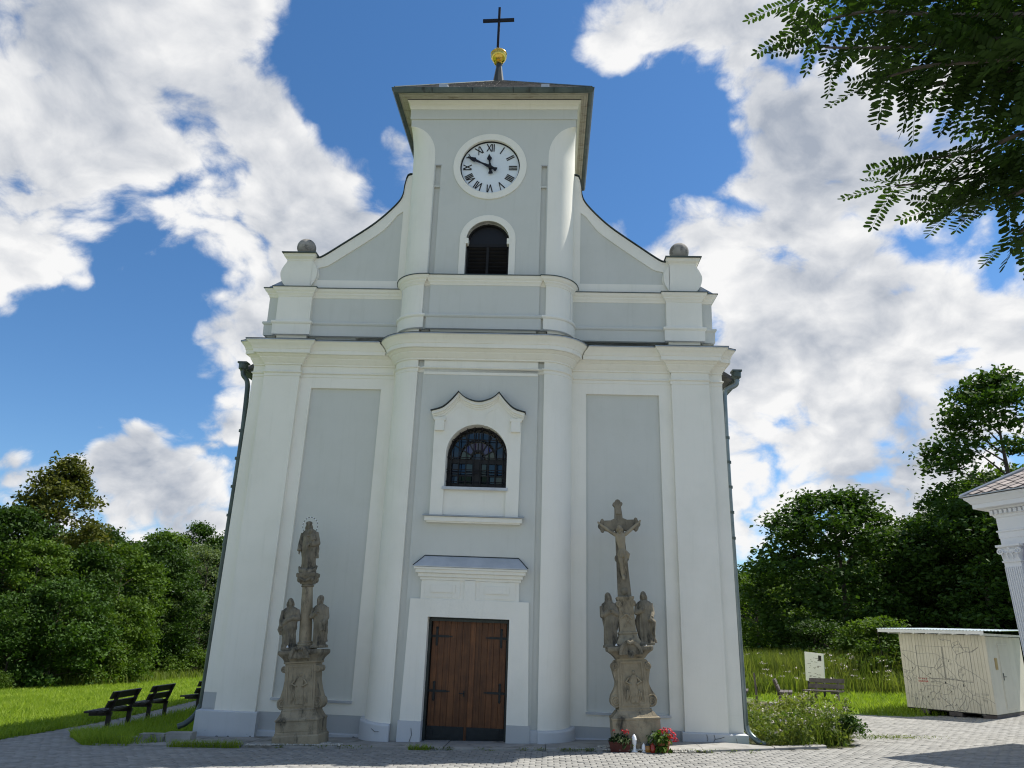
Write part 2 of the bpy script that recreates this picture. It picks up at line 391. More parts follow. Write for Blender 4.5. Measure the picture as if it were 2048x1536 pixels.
def smooth_curve(pts, n=6):
    out = []; P = [pts[0]] + list(pts) + [pts[-1]]
    for i in range(1, len(P) - 2):
        p0, p1, p2, p3 = (Vector(P[i+k-1]) for k in range(4))
        for t in (k / n for k in range(n)):
            out.append(tuple(0.5*((2*p1) + (p2-p0)*t + (2*p0-5*p1+4*p2-p3)*t*t + (3*p1-p0-3*p2+p3)*t**3)))
    out.append(tuple(P[-2])); return out
# ------------------------------------------------------------------ ground
def pip(x, y, poly):
    inside = np.zeros(np.shape(x), dtype=bool); n = len(poly)
    for i in range(n):
        x1, y1 = poly[i]; x2, y2 = poly[(i+1) % n]
        if y1 == y2: continue
        c = ((y1 > y) != (y2 > y)) & (x < (x2-x1)*(y-y1)/(y2-y1) + x1)
        inside ^= c
    return inside
PAVED = [(-9.5,-14),(-9.5,-.6),(-9.65,2.6),(-9.85,4.8),(-10.4,8),(-11.5,14),(-10.4,14),(-9.5,8.6),(-9.0,6.6),(-8.75,3.2),(-8.15,.8),(-7.42,-1.15),(-6.3,-1.24),
         (-5.6,-1.30),(0,-1.36),(2.9,-1.3),(4.4,-1.24),(5.9,-.8),(7.6,-.25),(8.6,2.5),(9.4,5.3),(9.35,7.8),(9.5,10),(9.75,14),(10.6,14),(10.3,10.5),(10.6,8.2),(12.1,7.5),(16,9.0),(26,9.0),(26,-14)]
STRIP = [(-10.4,14),(-9.5,8.6),(-9.0,6.6),(-8.75,3.2),(-8.15,.8),(-7.42,-1.15),(-6.3,-1.24),(-5.75,-.55),(-5.7,14)]
WEEDBED = [(5.7,14),(5.75,.1),(6.1,-.75),(7.6,-.25),(8.6,2.5),(9.4,5.3),(9.35,7.8),(9.5,10),(9.75,14)]
def sheet(name, poly, z, m, kind='structure'):
    mb = MB(); tri = tessellate_polygon([[Vector((x, y, 0)) for x, y in poly]])
    mb.add([(x, y, z) for x, y in poly], [tuple(t) for t in tri]); o = mb.build(name, m); tag(o, kind=kind); return o
def terrain_z(x, y):
    r = np.hypot(x, y)
    h = np.clip((r - 60) / 120, 0, 1) ** 1.5
    right = np.clip((x - 8) / 60, 0, 1)
    return h * (2 + 20 * right) * np.clip((y + 10) / 60, 0, 1) - 0.0
def make_ground():
    n = 81
    g = np.sign(np.linspace(-1, 1, n)) * np.abs(np.linspace(-1, 1, n)) ** 2.2 * 900
    X, Y = np.meshgrid(g, g); Z = terrain_z(X, Y) - 0.02
    V = np.stack([X, Y, Z], -1).reshape(-1, 3)
    i = np.arange(n*n).reshape(n, n); F = np.stack([i[:-1,:-1], i[:-1,1:], i[1:,1:], i[1:,:-1]], -1).reshape(-1, 4)
    tag(obj('ground', np_mesh('ground', V, F, 'hill', True)), kind='structure')
    sheet('lawn', [(-70,-14),(-9.5,-14),(-9.5,-.6),(-9.65,2.6),(-9.85,4.8),(-10.4,8),(-11.5,14),(-12,60),(-70,60)], -.008, 'lawn')
    sheet('meadow', [(10.6,14),(10.3,10.5),(10.6,8.2),(12.1,7.5),(16,9.0),(26,9.0),(50,9),(50,60),(9,60),(9.75,14)], -.008, 'lawn')
    sheet('verge', STRIP, -.004, 'lawn'); sheet('weed_bed', WEEDBED, -.004, 'wild')
    sheet('path_bed', PAVED, -.016, 'joint'); sheet('bounce_paving', [(-60,-70),(60,-70),(60,-14),(26,-14),(26,-10.2),(-9.5,-10.2),(-9.5,-14),(-60,-14)], -.003, 'paver')  # second sheet: unseen paving behind the camera, added to bounce sunlight onto the facade
make_ground()
def make_pavers():
    pw, ph, gap = .20, .165, .016
    ys = np.arange(-13.9, 14, ph); xs = np.arange(-12, 25.9, pw)
    X, Y = np.meshgrid(xs, ys); X = X + (np.arange(len(ys)) % 2)[:, None] * pw / 2
    X, Y = X.ravel(), Y.ravel()
    ok = pip(X, Y, PAVED)
    # where the photograph's view and a little more around it falls
    d0, d1 = X - CAM_POS.x, Y - CAM_POS.y
    fx = d0 * _r[0][1] / .94 + d1 * _r[1][1] / .94
    rx = d0 * _r[0][0] + d1 * _r[1][0]
    ok &= (fx > 6.5) & (np.abs(rx) < .78 * fx + 2.5) & (fx < 30)
    X, Y, fx, rx = X[ok], Y[ok], fx[ok], rx[ok]
    hz = RNG.normal(0, .0018, len(X)); tx = RNG.normal(0, .006, len(X)); ty = RNG.normal(0, .006, len(X))
    a, b, bv = pw/2 - gap/2, ph/2 - gap/2, .006
    base = np.array([(-a,-b,-.02),(a,-b,-.02),(a,b,-.02),(-a,b,-.02),(-a,-b,-.004),(a,-b,-.004),(a,b,-.004),(-a,b,-.004),(-a+bv,-b+bv,0),(a-bv,-b+bv,0),(a-bv,b-bv,0),(-a+bv,b-bv,0)])
    fq = np.array([(8,9,10,11),(4,5,9,8),(5,6,10,9),(6,7,11,10),(7,4,8,11),(0,1,5,4),(1,2,6,5),(2,3,7,6),(3,0,4,7)])
    inview = (np.abs(rx) < .70 * fx) & (fx > 11.0)
    order = np.argsort(fx + 1e3 * (~inview)); near = order[:300]
    root = tag(bpy.data.objects.new('pavement', None), kind='structure'); COL.objects.link(root)
    me = np_mesh('paver', base, fq, 'paver')
    for i in near:
        o = obj('paver', me, root); o.location = (X[i], Y[i], hz[i]); o.rotation_euler = (tx[i], ty[i], 0)
    far = order[300:]; n = len(far)
    V = np.repeat(base[None], n, 0)
    V[:, :, 2] += hz[far][:, None] + V[:, :, 1] * tx[far][:, None] - V[:, :, 0] * ty[far][:, None]
    V[:, :, 0] += X[far][:, None]; V[:, :, 1] += Y[far][:, None]
    F = (fq[None] + (np.arange(n) * 12)[:, None, None]).reshape(-1, 4)
    tag(obj('paving_field', np_mesh('paving_field', V.reshape(-1, 3), F, 'paver'), root), kind='stuff')
make_pavers()
def make_apron():
    root = tag(bpy.data.objects.new('apron', None), kind='structure'); COL.objects.link(root)
    fr = [(-5.65,-1.30),(-4.2,-1.33),(-2.3,-1.345),(-.35,-1.36),(1.55,-1.34),(3.2,-1.28),(4.5,-1.22),(5.9,-.8),(7.0,-.42)]
    for (x0, y0), (x1, y1) in zip(fr[:-1], fr[1:]):
        mb = MB(); g = .008; b0 = .4 if x0 < 5.8 else y0 + .25; b1 = .4 if x1 < 5.8 else y1 + .22
        z = .05 + R_.uniform(-.006, .006)
        mb.rings([[(x0+g,y0,-.1),(x1-g,y1,-.1),(x1-g,b1,-.1),(x0+g,b0,-.1)], [(x0+g,y0,z-.012),(x1-g,y1,z-.012),(x1-g,b1,z-.012),(x0+g,b0,z-.012)],
                  [(x0+g,y0+.02,z),(x1-g,y1+.02,z),(x1-g,b1,z),(x0+g,b0,z)]])
        mb.build('slab', 'concrete', root)
    mb = MB()   # crumbling kerb beside the verge
    for x0, x1, h in ((-7.1,-6.55,.10),(-6.53,-6.0,.16),(-5.98,-5.45,.19)):
        mb = MB(); mb.box(x0, x1, -.72, -.50, -.1, h); mb.box(x0+.01, x1-.01, -.75, -.715, -.1, h - .05)
        mb.build('kerbstone', 'concrete', root)
    mb = MB(); mb.box(-7.15, -5.66, -1.24, -.74, -.1, .022); mb.build('slab', 'concrete', root)
make_apron()

# ------------------------------------------------------------------ church
CH_M = ((0.99943539, 0.0, 0.03359911), (0.00254169, 0.99713461, -0.07560495), (-0.03350284, 0.07564766, 0.99657162))
CH_O = Vector((0.0786332, -0.25, -0.3104152))
CHM = Matrix(CH_M).to_4x4()
church = thing('church', 'leaning white and grey baroque church with a clock tower', 'church')
church.matrix_world = Matrix.Translation(-(CHM @ CH_O)) @ CHM
def taper(p):
    return (p[0] * (1 + .03 * max(0.0, 7.5 - p[2]) / 7.5), p[1], p[2])
def cb(mb, name, m, parent=None, smooth=None):
    return mb.build(name, m, parent or church, smooth, taper)
def sgn(pts, s):   # mirror an open facade path, keeping left-to-right order
    return list(pts) if s > 0 else [(-x, y) for x, y in reversed(pts)]
def drum(y1=-.78, y0=-.06, x0=1.42, x1=2.06, n=14):   # quarter column plan from the bay outwards
    return [(x0 + (x1-x0)*math.sin(rad(90*i/n)), y0 + (y1-y0)*math.cos(rad(90*i/n))) for i in range(n+1)]
ZB = -.75
E_STRIP = [(5.17,-.04),(5.49,-.04),(5.49,1.2)]
E_PIL = [(4.32,.1),(4.32,-.16),(5.17,-.16),(5.17,.1)]
E_DRUM = [(1.42,-.3)] + drum() + [(2.06,.1)]
DET = sgn([(-1.28,-.75),(-1.28,-.66),(-1.42,-.66)][::-1] and [], 1)
half = drum() + [(4.32,-.06),(4.32,-.16),(5.17,-.16),(5.17,-.04),(5.49,-.04),(5.49,1.2)]
half_d = [(1.28,-.75),(1.28,-.70),(1.42,-.70)] + half
PATH_D = [(-x, y) for x, y in reversed(half_d)] + half_d
half_s = half
PATH_S = [(-x, y) for x, y in reversed(half_s)] + half_s
def lower_storey():
    for s in (-1, 1):
        f = lambda pts: [(x*s, z) for x, z in pts]
        mb = MB(); mb.plate(f([(2.0,.05),(4.34,.05),(4.34,8.1),(2.0,8.1)]), [f([(2.39,.33),(4.05,.33),(4.05,7.11),(2.39,7.11)])], -.06, .3); cb(mb, 'wing_wall', 'white')
        mb = MB(); mb.box(*sorted((2.3*s, 4.15*s)), .005, .3, .2, 7.2); cb(mb, 'recessed_panel', 'grey')
        mb = MB(); mb.box(*sorted((2.37*s, 4.07*s)), -.10, .02, .305, .328); mb.box(*sorted((2.37*s, 4.07*s)), -.105, -.098, .285, .328); cb(mb, 'panel_sill', 'zinc')
        mb = MB(); mb.box(*sorted((2.0*s, 4.34*s)), -.055, .3, -.9, .048); cb(mb, 'socle', 'greyb')
        mb = MB(); mb.sweep(sgn(E_PIL, s), [(0,.03),(0,8.1)]); cb(mb, 'pilaster', 'white')
        mb = MB(); mb.sweep(sgn(E_STRIP, s), [(0,.38),(0,8.1)]); cb(mb, 'corner_strip', 'white')
        mb = MB(); mb.sweep(sgn(E_STRIP, s), [(0,-.9),(0,.378)]); cb(mb, 'corner_socle', 'greyb' if s < 0 else 'white')
        mb = MB(); mb.sweep(sgn(E_DRUM, s), [(0,.03),(0,8.1)]); cb(mb, 'engaged_column', 'white', smooth=30)
        mb = MB(); mb.box(*sorted((1.26*s, 1.44*s)), -.70, .3, -.9, 8.1); cb(mb, 'wall_groove', 'grey')
        # plinths
        pr = [(.065,-1.0),(.065,.035),(.05,.05),(-.02,.056)]
        mb = MB(); mb.sweep(sgn(E_PIL, s), pr); cb(mb, 'plinth', 'plinth')
        mb = MB(); mb.sweep(sgn([(5.10,-.10),(5.49,-.10),(5.49,.6)], s), [(.06,-1.0),(.06,.03),(-.02,.05)]); cb(mb, 'plinth', 'plinth')
        mb = MB(); mb.sweep(sgn(drum() + [(2.06,.05)], s), [(.10,-1.0),(.10,.02),(.085,.045),(-.02,.056)]); cb(mb, 'plinth', 'plinth', smooth=30)
        zt = -.30 if s < 0 else -.17
        mb = MB(); mb.sweep(sgn([(2.1,-.055),(4.3,-.055)], s), [(.05,-1.0),(.05,zt-.02),(0,zt)]); cb(mb, 'plinth', 'plinth')
        if s > 0:
            mb = MB(); mb.box(1.25, 1.44, -.80, -.3, -1.0, .05); cb(mb, 'plinth', 'plinth')
    # middle bay with its openings
    win = [(-.67,4.16),(.67,4.16),(.67,5.50)] + [(.67*math.cos(rad(a)), 5.50+.67*math.sin(rad(a))) for a in range(10,180,10)] + [(-.67,5.50)]
    mb = MB(); mb.plate([(-1.29,-.9),(-.84,-.9),(-.84,2.12),(.84,2.12),(.84,-.9),(1.29,-.9),(1.29,8.1),(-1.29,8.1)], [win], ZB, -.25); cb(mb, 'bay_wall', 'grey')
    mb = MB(); mb.sweep([(-1.27,-.72),(-1.27,ZB),(1.27,ZB),(1.27,-.72)], [(.006,7.30),(.012,7.31),(.012,8.0)]); cb(mb, 'bay_frieze', 'white')
    # door surround
    fr = [(-1.24,.13),(-.82,.13),(-.82,2.11),(.82,2.11),(.82,.13),(1.24,.13),(1.20,2.46),(-1.20,2.46)]
    mb = MB(); mb.plate(fr, [], -.83, -.40); cb(mb, 'door_surround', 'white')
    for s in (-1, 1):
        mb = MB(); mb.box(*sorted((.82*s, 1.27*s)), -.85, -.40, -.9, .128); cb(mb, 'door_plinth', 'plinth' if s < 0 else 'greyb')
    mb = MB(); mb.box(-1.0, 1.0, -.80, -.5, 2.46, 2.90)
    mb.box(-.11, .11, -.83, -.79, 2.46, 2.86)
    for s in (-1, 1):
        mb.box(*sorted((.20*s, .92*s)), -.815, -.79, 2.50, 2.84); mb.box(*sorted((.30*s, .80*s)), -.835, -.81, 2.60, 2.75)
    cb(mb, 'overdoor_panel', 'white')
    mb = MB(); mb.sweep([(-1.0,-.5),(-1.0,-.80),(1.0,-.80),(1.0,-.5)], [(0,2.84),(.03,2.845),(.03,2.89),(.07,2.91),(.07,2.97),(.12,2.99),(.12,3.05),(.15,3.06),(.15,3.10),(-.1,3.10)]); cb(mb, 'overdoor_cornice', 'white')
    mb = MB(); a, b, ya, yb = 1.17, .97, -.97, -.751
    mb.add([(-a,ya,3.105),(a,ya,3.105),(b,yb,3.33),(-b,yb,3.33),(-a,yb,3.105),(a,yb,3.105),(-a,ya,3.125),(a,ya,3.125)], [(6,7,2,3),(0,1,7,6),(0,6,3,4),(1,5,2,7),(4,5,1,0)]); cb(mb, 'door_canopy', 'zinc')
    mb = MB(); mb.tube([(-a,ya,3.125),(-b,yb,3.335),(b,yb,3.335),(a,ya,3.125)], .012, 6); cb(mb, 'canopy_rim', 'darkmetal')
lower_storey()
def door():
    d = MB(); d.box(-.86, .86, -.40, -.36, -.9, 2.2); root = cb(d, 'door', 'black')
    fr = MB(); fr.plate([(-.835,-.6),(-.835,2.11),(.835,2.11),(.835,-.6),(.77,-.6),(.77,2.03),(-.77,2.03),(-.77,-.6)], [], -.60, -.44); fr.box(-.79,.79,-.64,-.58,2.025,2.075); cb(fr, 'frame', 'darkmetal', root)
    y = -.47; n = 6
    for s in (-1, 1):
        w = .745 / n
        for i in range(n):
            x0, x1 = .01 + i*w, .01 + (i+1)*w - .0025
            p = MB(); X0, X1 = sorted((x0*s, x1*s)); yy = y - R_.uniform(0, .004)
            p.rings([[(X0,y+.05,z),(X0,yy,z),(X0+.004,yy-.003,z),(X1-.004,yy-.003,z),(X1,yy,z),(X1,y+.05,z)] for z in (-.33, 2.02)]); cb(p, 'plank', 'wood_door', root)
        k = MB(); X0, X1 = sorted((.03*s, .765*s)); k.box(X0, X1, y-.018, y, -.36, .0); cb(k, 'kick_plate', 'iron', root)
        for z in (1.72, .66, -.20):
            h = MB(); yh = y - (.014 if z > 0 else .02)
            h.obox((.60*s, yh, z), (.19,0,0), (0,.008,0), (0,0,.022)); h.obox((.40*s, yh, z), (.06,0,0), (0,.007,0), (0,0,.012))
            h.obox((.655*s, yh-.004, z), (.022,0,0), (0,.008,0), (0,0,.14)); h.ball((.655*s, yh, z+.16), .03, 8, 5, (1,.3,1)); h.ball((.655*s, yh, z-.16), .025, 8, 5, (1,.3,1.4))
            h.tube([(.775*s, yh-.03, z-.05),(.775*s, yh-.03, z+.05)], .016, 8); h.ball((.43*s,yh,z), .02, 8, 5, (1.4,.3,1))
            cb(h, 'hinge', 'iron', root)
    c = MB(); c.box(-.022, .022, y-.028, y-.005, -.33, 2.02); cb(c, 'cover_strip', 'wood_door', root)
    g = MB(); g.box(-.068,-.042, y-.015, y, .57, .68); g.tube([(-.055,y-.015,.63),(-.055,y-.05,.63),(-.15,y-.05,.63)], .009, 8); cb(g, 'handle', 'iron', root)
    st = MB(); st.box(-.84,.84,-.80,-.36,-.6,-.31); cb(st, 'threshold', 'concrete', root)
door()
def window():
    w = MB()   # reveal and frame
    AR = lambda r, n=18: arc(0, 5.50, r, 0, 180, n)
    fr = AR(.67) + [(-.67,4.80),(.67,4.80)]
    inn = AR(.615) + [(-.615,4.85),(.615,4.85)]
    w.plate(fr, [inn], -.50, -.43)
    w.box(-.62,.62,-.51,-.43,5.34,5.44); w.box(-.045,.045,-.52,-.43,4.84,5.36); w.box(-.62,.62,-.505,-.43,4.84,4.90)
    for s in (-1,1):
        w.box(*sorted((.045*s,.09*s)), -.50,-.43,4.84,5.36); w.box(*sorted((.57*s,.62*s)),-.50,-.43,4.84,5.36)
        w.box(*sorted((.09*s,.57*s)),-.49,-.44,5.06,5.09)
        for k in (1,2): w.box(*sorted(((.09+.16*k-.01)*s,(.09+.16*k+.01)*s)),-.49,-.44,4.88,5.36)
    for a in (30, 60, 90, 120, 150):
        c, sn = math.cos(rad(a)), math.sin(rad(a)); w.obox((.39*c,-.465,5.45+.39*sn),(.24*c,0,.24*sn),(0,.02,0),(-.012*sn,0,.012*c))
    w.plate(AR(.40) + AR(.375)[::-1], [], -.49, -.44); w.plate(AR(.16) + AR(.13)[::-1], [], -.49, -.44)
    root = cb(w, 'window', 'black')
    # panes
    for s in (-1, 1):
        for k in range(3):
            for z0, z1 in ((4.9,5.06),(5.09,5.34)):
                p = MB(); x0, x1 = .1 + .16*k, .1 + .16*k + .14; t = R_.uniform(-.012,.012); u = R_.uniform(-.01,.01)
                p.add([(x0*s,-.46+t,z0),(x1*s,-.46-t,z0),(x1*s,-.46-t+u,z1),(x0*s,-.46+t+u,z1),(x0*s,-.45+t,z0),(x1*s,-.45-t,z0),(x1*s,-.45-t+u,z1),(x0*s,-.45+t+u,z1)],
                      [(0,1,2,3),(4,5,6,7),(0,1,5,4),(1,2,6,5),(2,3,7,6),(3,0,4,7)]); cb(p, 'pane', 'glass', root)
    cols = ['glass_green','glass_blue','glass_violet','glass_violet','glass_blue','glass_green']
    for i in range(6):
        a0, a1 = 30*i + 1.5, 30*i + 28.5
        for r0, r1, m in ((.41,.60,'glass'),(.17,.37,cols[i])):
            p = MB(); q = arc(0,5.45,r1,a0,a1,4) + arc(0,5.45,r0,a1,a0,4); u = R_.uniform(-.006,.006)
            p.plate(q, [], -.46+u, -.452+u); cb(p, 'pane', m, root)
    p = MB(); p.plate(arc(0,5.45,.125,0,180,8), [], -.46, -.452); cb(p, 'pane', 'glass', root)
    for i in range(8):      # wrought grille
        x = -.56 + .16*i; zt = 5.50 + math.sqrt(max(.02, .65**2 - x*x)); b = MB(); b.tube([(x,-.62,4.80),(x,-.62,zt)], .0115, 6); cb(b, 'bar', 'black', root)
    for z in (4.93, 5.13, 5.19, 5.46, 5.86):
        hw = math.sqrt(max(.05, .70**2 - max(0, z-5.5)**2)); b = MB(); b.tube([(-hw,-.605,z),(hw,-.605,z)], .010, 6); cb(b, 'bar', 'black', root)
    s = MB(); s.box(-.70,.70,-.86,-.45,4.755,4.785); s.box(-.70,.70,-.865,-.855,4.725,4.785); cb(s, 'sill', 'zinc', root)
window()
def window_surround():
    AR = lambda r, n=18: arc(0, 5.50, r, 0, 180, n)
    hood = smooth_curve([(1.02,6.42),(.78,6.50),(.60,6.66),(.44,6.86)], 5) + smooth_curve([(.44,6.86),(.28,6.72),(0,6.64),(-.28,6.72),(-.44,6.86)], 5)[1:] + smooth_curve([(-.44,6.86),(-.60,6.66),(-.78,6.50),(-1.02,6.42)], 5)[1:]
    body = [(.93,4.17),(.95,6.35)] + [(x*.95, z-.05) for x, z in hood[2:-2]] + [(-.95,6.35),(-.93,4.17)]
    hole = [(.66,4.165),(.66,5.50)] + AR(.66)[1:-1] + [(-.66,5.50),(-.66,4.165)]
    mb = MB(); mb.plate(body + hole[::-1], [], -.83, -.46); cb(mb, 'window_surround', 'white')
    mb = MB(); mb.box(-.67,.67,-.785,-.5,4.16,4.76); cb(mb, 'window_apron', 'white')
    # ogee hood mould: three lapping bands
    for (dn0, dn1, yy) in ((0,-.065,-.92),(-.055,-.105,-.88),(-.095,-.15,-.853)):
        q = MB(); lo = [(x*(1+dn1*.25), z+dn1) for x, z in hood]; up = [(x*(1+dn0*.25), z+dn0) for x, z in hood]; q.plate(up + lo[::-1], [], yy, -.6)
        cb(q, 'hood_mould', 'white')
    q = MB(); up = [(x*1.02, z+.025) for x, z in hood]; lo = [(x*1.02, z+.004) for x, z in hood]; q.plate(up + lo[::-1], [], -.96, -.74); cb(q, 'hood_flashing', 'darkmetal')
    # incised ornament in the spandrels
    for s in (-1, 1):
        q = MB(); pts = [(.16,5.98+.20),(.17,6.42),(.22,6.50),(.44,6.62),(.66,6.40),(.86,6.24)]
        for a, b in zip(pts[:-1], pts[1:]):
            dx, dz = b[0]-a[0], b[1]-a[1]; L = math.hypot(dx, dz); q.obox((s*(a[0]+b[0])/2, -.832, (a[1]+b[1])/2-.05), (s*dx/2,0,dz/2), (0,.008,0), (-.016*s*dz/L,0,.016*dx/L))
        cb(q, 'raised_fillet', 'white')
        q = MB(); q.box(*sorted((.73*s,.93*s)), -.90,-.82,6.02,6.24); q.box(*sorted((.71*s,.95*s)),-.905,-.82,6.235,6.29); q.tube([(.70*s,-.87,6.25),(.96*s,-.87,6.25)], .035, 8); q.box(*sorted((.73*s,.93*s)),-.905,-.82,6.0,6.03); cb(q, 'capital_block', 'white')
    q = MB(); q.box(-1.02,1.02,-.90,-.6,4.05,4.145); q.box(-.98,.98,-.87,-.6,4.02,4.055); cb(q, 'sill_moulding', 'white')
    q = MB(); q.add([(-1.06,-.935,4.15),(1.06,-.935,4.15),(1.06,-.751,4.185),(-1.06,-.751,4.185),(-1.06,-.935,4.165),(1.06,-.935,4.165),(1.06,-.751,4.20),(-1.06,-.751,4.20)],[(4,5,6,7),(0,1,5,4),(1,2,6,5),(3,0,4,7),(0,1,2,3)]); cb(q, 'sill_flashing', 'lead')
window_surround()
def entablature():
    mb = MB(); mb.sweep(PATH_D, [(0,7.36),(.012,7.365),(.012,7.43),(.035,7.44),(.045,7.455),(.035,7.475),(.004,7.485),(0,7.50)]); cb(mb, 'astragal', 'white', smooth=40)
    sc = [1.0]*len(PATH_S)
    for i, (x, y) in enumerate(PATH_S):
        if abs(x) > 5.3: sc[i] = .72
    prof = [(0,7.63),(.03,7.64),(.03,7.67),(.055,7.69),(.085,7.74),(.12,7.78),(.12,7.80),(.17,7.83),(.19,7.86),(.25,7.865),(.25,7.955),(.265,7.965),(.275,8.0),(.31,8.05),(.355,8.09),(.37,8.115),(.385,8.12),(.385,8.15),(-.02,8.16)]
    mb = MB(); mb.sweep(PATH_S, prof, sc); cb(mb, 'cornice', 'white', smooth=35)
    mb = MB(); mb.sweep(PATH_S, [(.40,8.135),(.40,8.165),(-.04,8.30),(-.04,8.15)], sc); cb(mb, 'cornice_flashing', 'lead', smooth=35)
    mb = MB(); mb.sweep(PATH_S, [(.402,8.156),(.405,8.168),(.36,8.185)], sc); cb(mb, 'drip_edge', 'darkmetal', smooth=35)
entablature()
AT_P = {'strip': [(5.08,-.04),(5.33,-.04),(5.33,.6)], 'pier': [(4.25,.1),(4.25,-.15),(5.08,-.15),(5.08,.1)], 'wing': [(2.0,-.05),(4.27,-.05)],
        'drum': [(1.42,-.4)] + drum() + [(2.06,.1)], 'groove': [(1.24,-.695),(1.44,-.695)], 'bay': [(-1.27,-.4),(-1.27,-.75),(1.27,-.75),(1.27,-.4)]}
def attic():
    prof = [(-.05,8.16),(-.05,8.39),(.045,8.395),(.05,8.65),(.075,8.67),(.085,8.70),(.075,8.73),(.03,8.745),(0,8.76),(0,9.40)]
    for nm, m in (('strip','grey'),('pier','white'),('wing','grey'),('drum','white'),('groove','grey'),('bay','grey')):
        for s in ((1,) if nm == 'bay' else (-1, 1)):
            dz = .10 if nm in ('drum','groove','bay') else 0
            pp = [(d, z + (dz if z > 9 else 0)) for d, z in prof]
            mb = MB(); mb.sweep(sgn(AT_P[nm], s), pp); cb(mb, 'attic_' + {'strip':'corner','pier':'pier','wing':'wall','drum':'column','groove':'groove','bay':'panel'}[nm], m, smooth=30)
            mp = [(0,9.37),(.012,9.375),(.02,9.42),(.05,9.45),(.055,9.48),(.09,9.51),(.115,9.55),(.12,9.58),(-.2,9.59)]
            mb = MB(); mb.sweep(sgn(AT_P[nm], s), [(d, z+dz) for d, z in mp]); cb(mb, 'attic_moulding', 'white', smooth=35)
            mb = MB(); mb.sweep(sgn(AT_P[nm], s), [(d, z+dz) for d, z in ((.135,9.575),(.135,9.598),(-.3,9.64),(-.3,9.58))]); cb(mb, 'attic_flashing', 'gutter', smooth=35)
    mb = MB(); mb.box(-5.3,5.3,.0,.5,8.1,9.45); mb.box(-2.0,2.0,-.4,.5,8.1,9.5); cb(mb, 'attic_core', 'grey')
attic()
GC = smooth_curve([(2.19,12.66),(2.225,12.45),(2.24,12.25),(2.30,12.06),(2.46,11.84),(2.75,11.53),(3.07,11.25),(3.65,10.82),(4.05,10.53),(4.22,10.44),(4.36,10.45)], 4)
def gables():
    for s in (-1, 1):
        f = lambda pts: [(x*s, z) for x, z in pts]
        outer = [(1.9,9.6),(1.9,12.74),(2.06,12.78),(2.15,12.75)] + GC + [(4.36,9.6)]
        lowc = [(x-.06-.10*min(1,(x-2.2)/.6), z-.17-.05*min(1,(x-2.2)/.6)) for x, z in GC if 2.42 < x < 4.20]
        pan = [(2.22,9.86)] + [(2.22, lowc[0][1]+.10)] + lowc + [(4.22,10.18),(4.185,10.02),(4.19,9.93),(4.22,9.86)]
        mb = MB(); mb.plate(f(outer), [f(pan)], -.03, .32); cb(mb, 'gable', 'white')
        mb = MB(); mb.plate(f([(2.1,9.75),(2.1,lowc[0][1]+.16)] + [(x+.03, z+.05) for x, z in lowc] + [(4.29,10.2),(4.29,9.75)]), [], .0, .3); cb(mb, 'gable_panel', 'grey')
        top = [(2.0,12.79),(2.10,12.80),(2.17,12.765)] + [(x+.012, z+.012) for x, z in GC]
        mb = MB(); mb.plate(f([(x+.004, z+.018) for x, z in top] + [(x, z) for x, z in top][::-1]), [], -.065, .38); cb(mb, 'gable_flashing', 'gutter')
        # volute pier carrying the ball
        belly = smooth_curve([(4.99,10.36),(5.0,10.30),(5.07,10.18),(5.125,10.03),(5.10,9.86),(5.03,9.73),(4.94,9.64)], 4)
        mb = MB(); mb.plate(f([(4.34,10.36)] + belly + [(4.34,9.64)]), [], -.10, .42); mb.plate(f(smooth_curve([(4.36,10.34),(4.25,10.18),(4.215,10.02),(4.24,9.86),(4.30,9.74),(4.36,9.62)], 4)), [], -.10, .42); cb(mb, 'volute_pier', 'white')
        mb = MB(); mb.sweep(sgn([(4.38,.40),(4.38,-.08),(4.97,-.08),(4.97,.40)], s), [(0,10.34),(.03,10.35),(.03,10.38),(.09,10.43),(.11,10.50),(-.15,10.50)]); mb.box(*sorted((4.38*s,4.97*s)),-.08,.42,10.34,10.49); cb(mb, 'pier_cap', 'white')
        mb = MB(); mb.stack([(.86,.80,10.503),(.86,.80,10.525),(.3,.3,10.62)], 4.675*s, .16); cb(mb, 'cap_flashing', 'gutter')
        mb = MB(); mb.lathe([(.13,10.55),(.13,10.60),(.10,10.62)], 16, (4.64*s,.16,0)); mb.ball((4.64*s,.16,10.80), .235, 24, 16); cb(mb, 'stone_ball', 'ballstone', smooth=60)
        mb = MB(); mb.add([(4.9*s,.0,9.66),(5.36*s,-.12,9.62),(5.36*s,.5,9.62),(4.9*s,.5,9.66),(5.06*s,.06,9.90)], [(0,1,4),(1,2,4),(2,3,4),(3,0,4)]); cb(mb, 'shoulder_flashing', 'lead')
gables()
TY, TX, TR = -.60, 2.06, .66
def corner_r(z): 
    if z <= 12.98: return TR
    t = (z - 12.98) / .82
    return TR * math.sqrt(max(0, 1 - t*t)) if t < 1 else 0.0
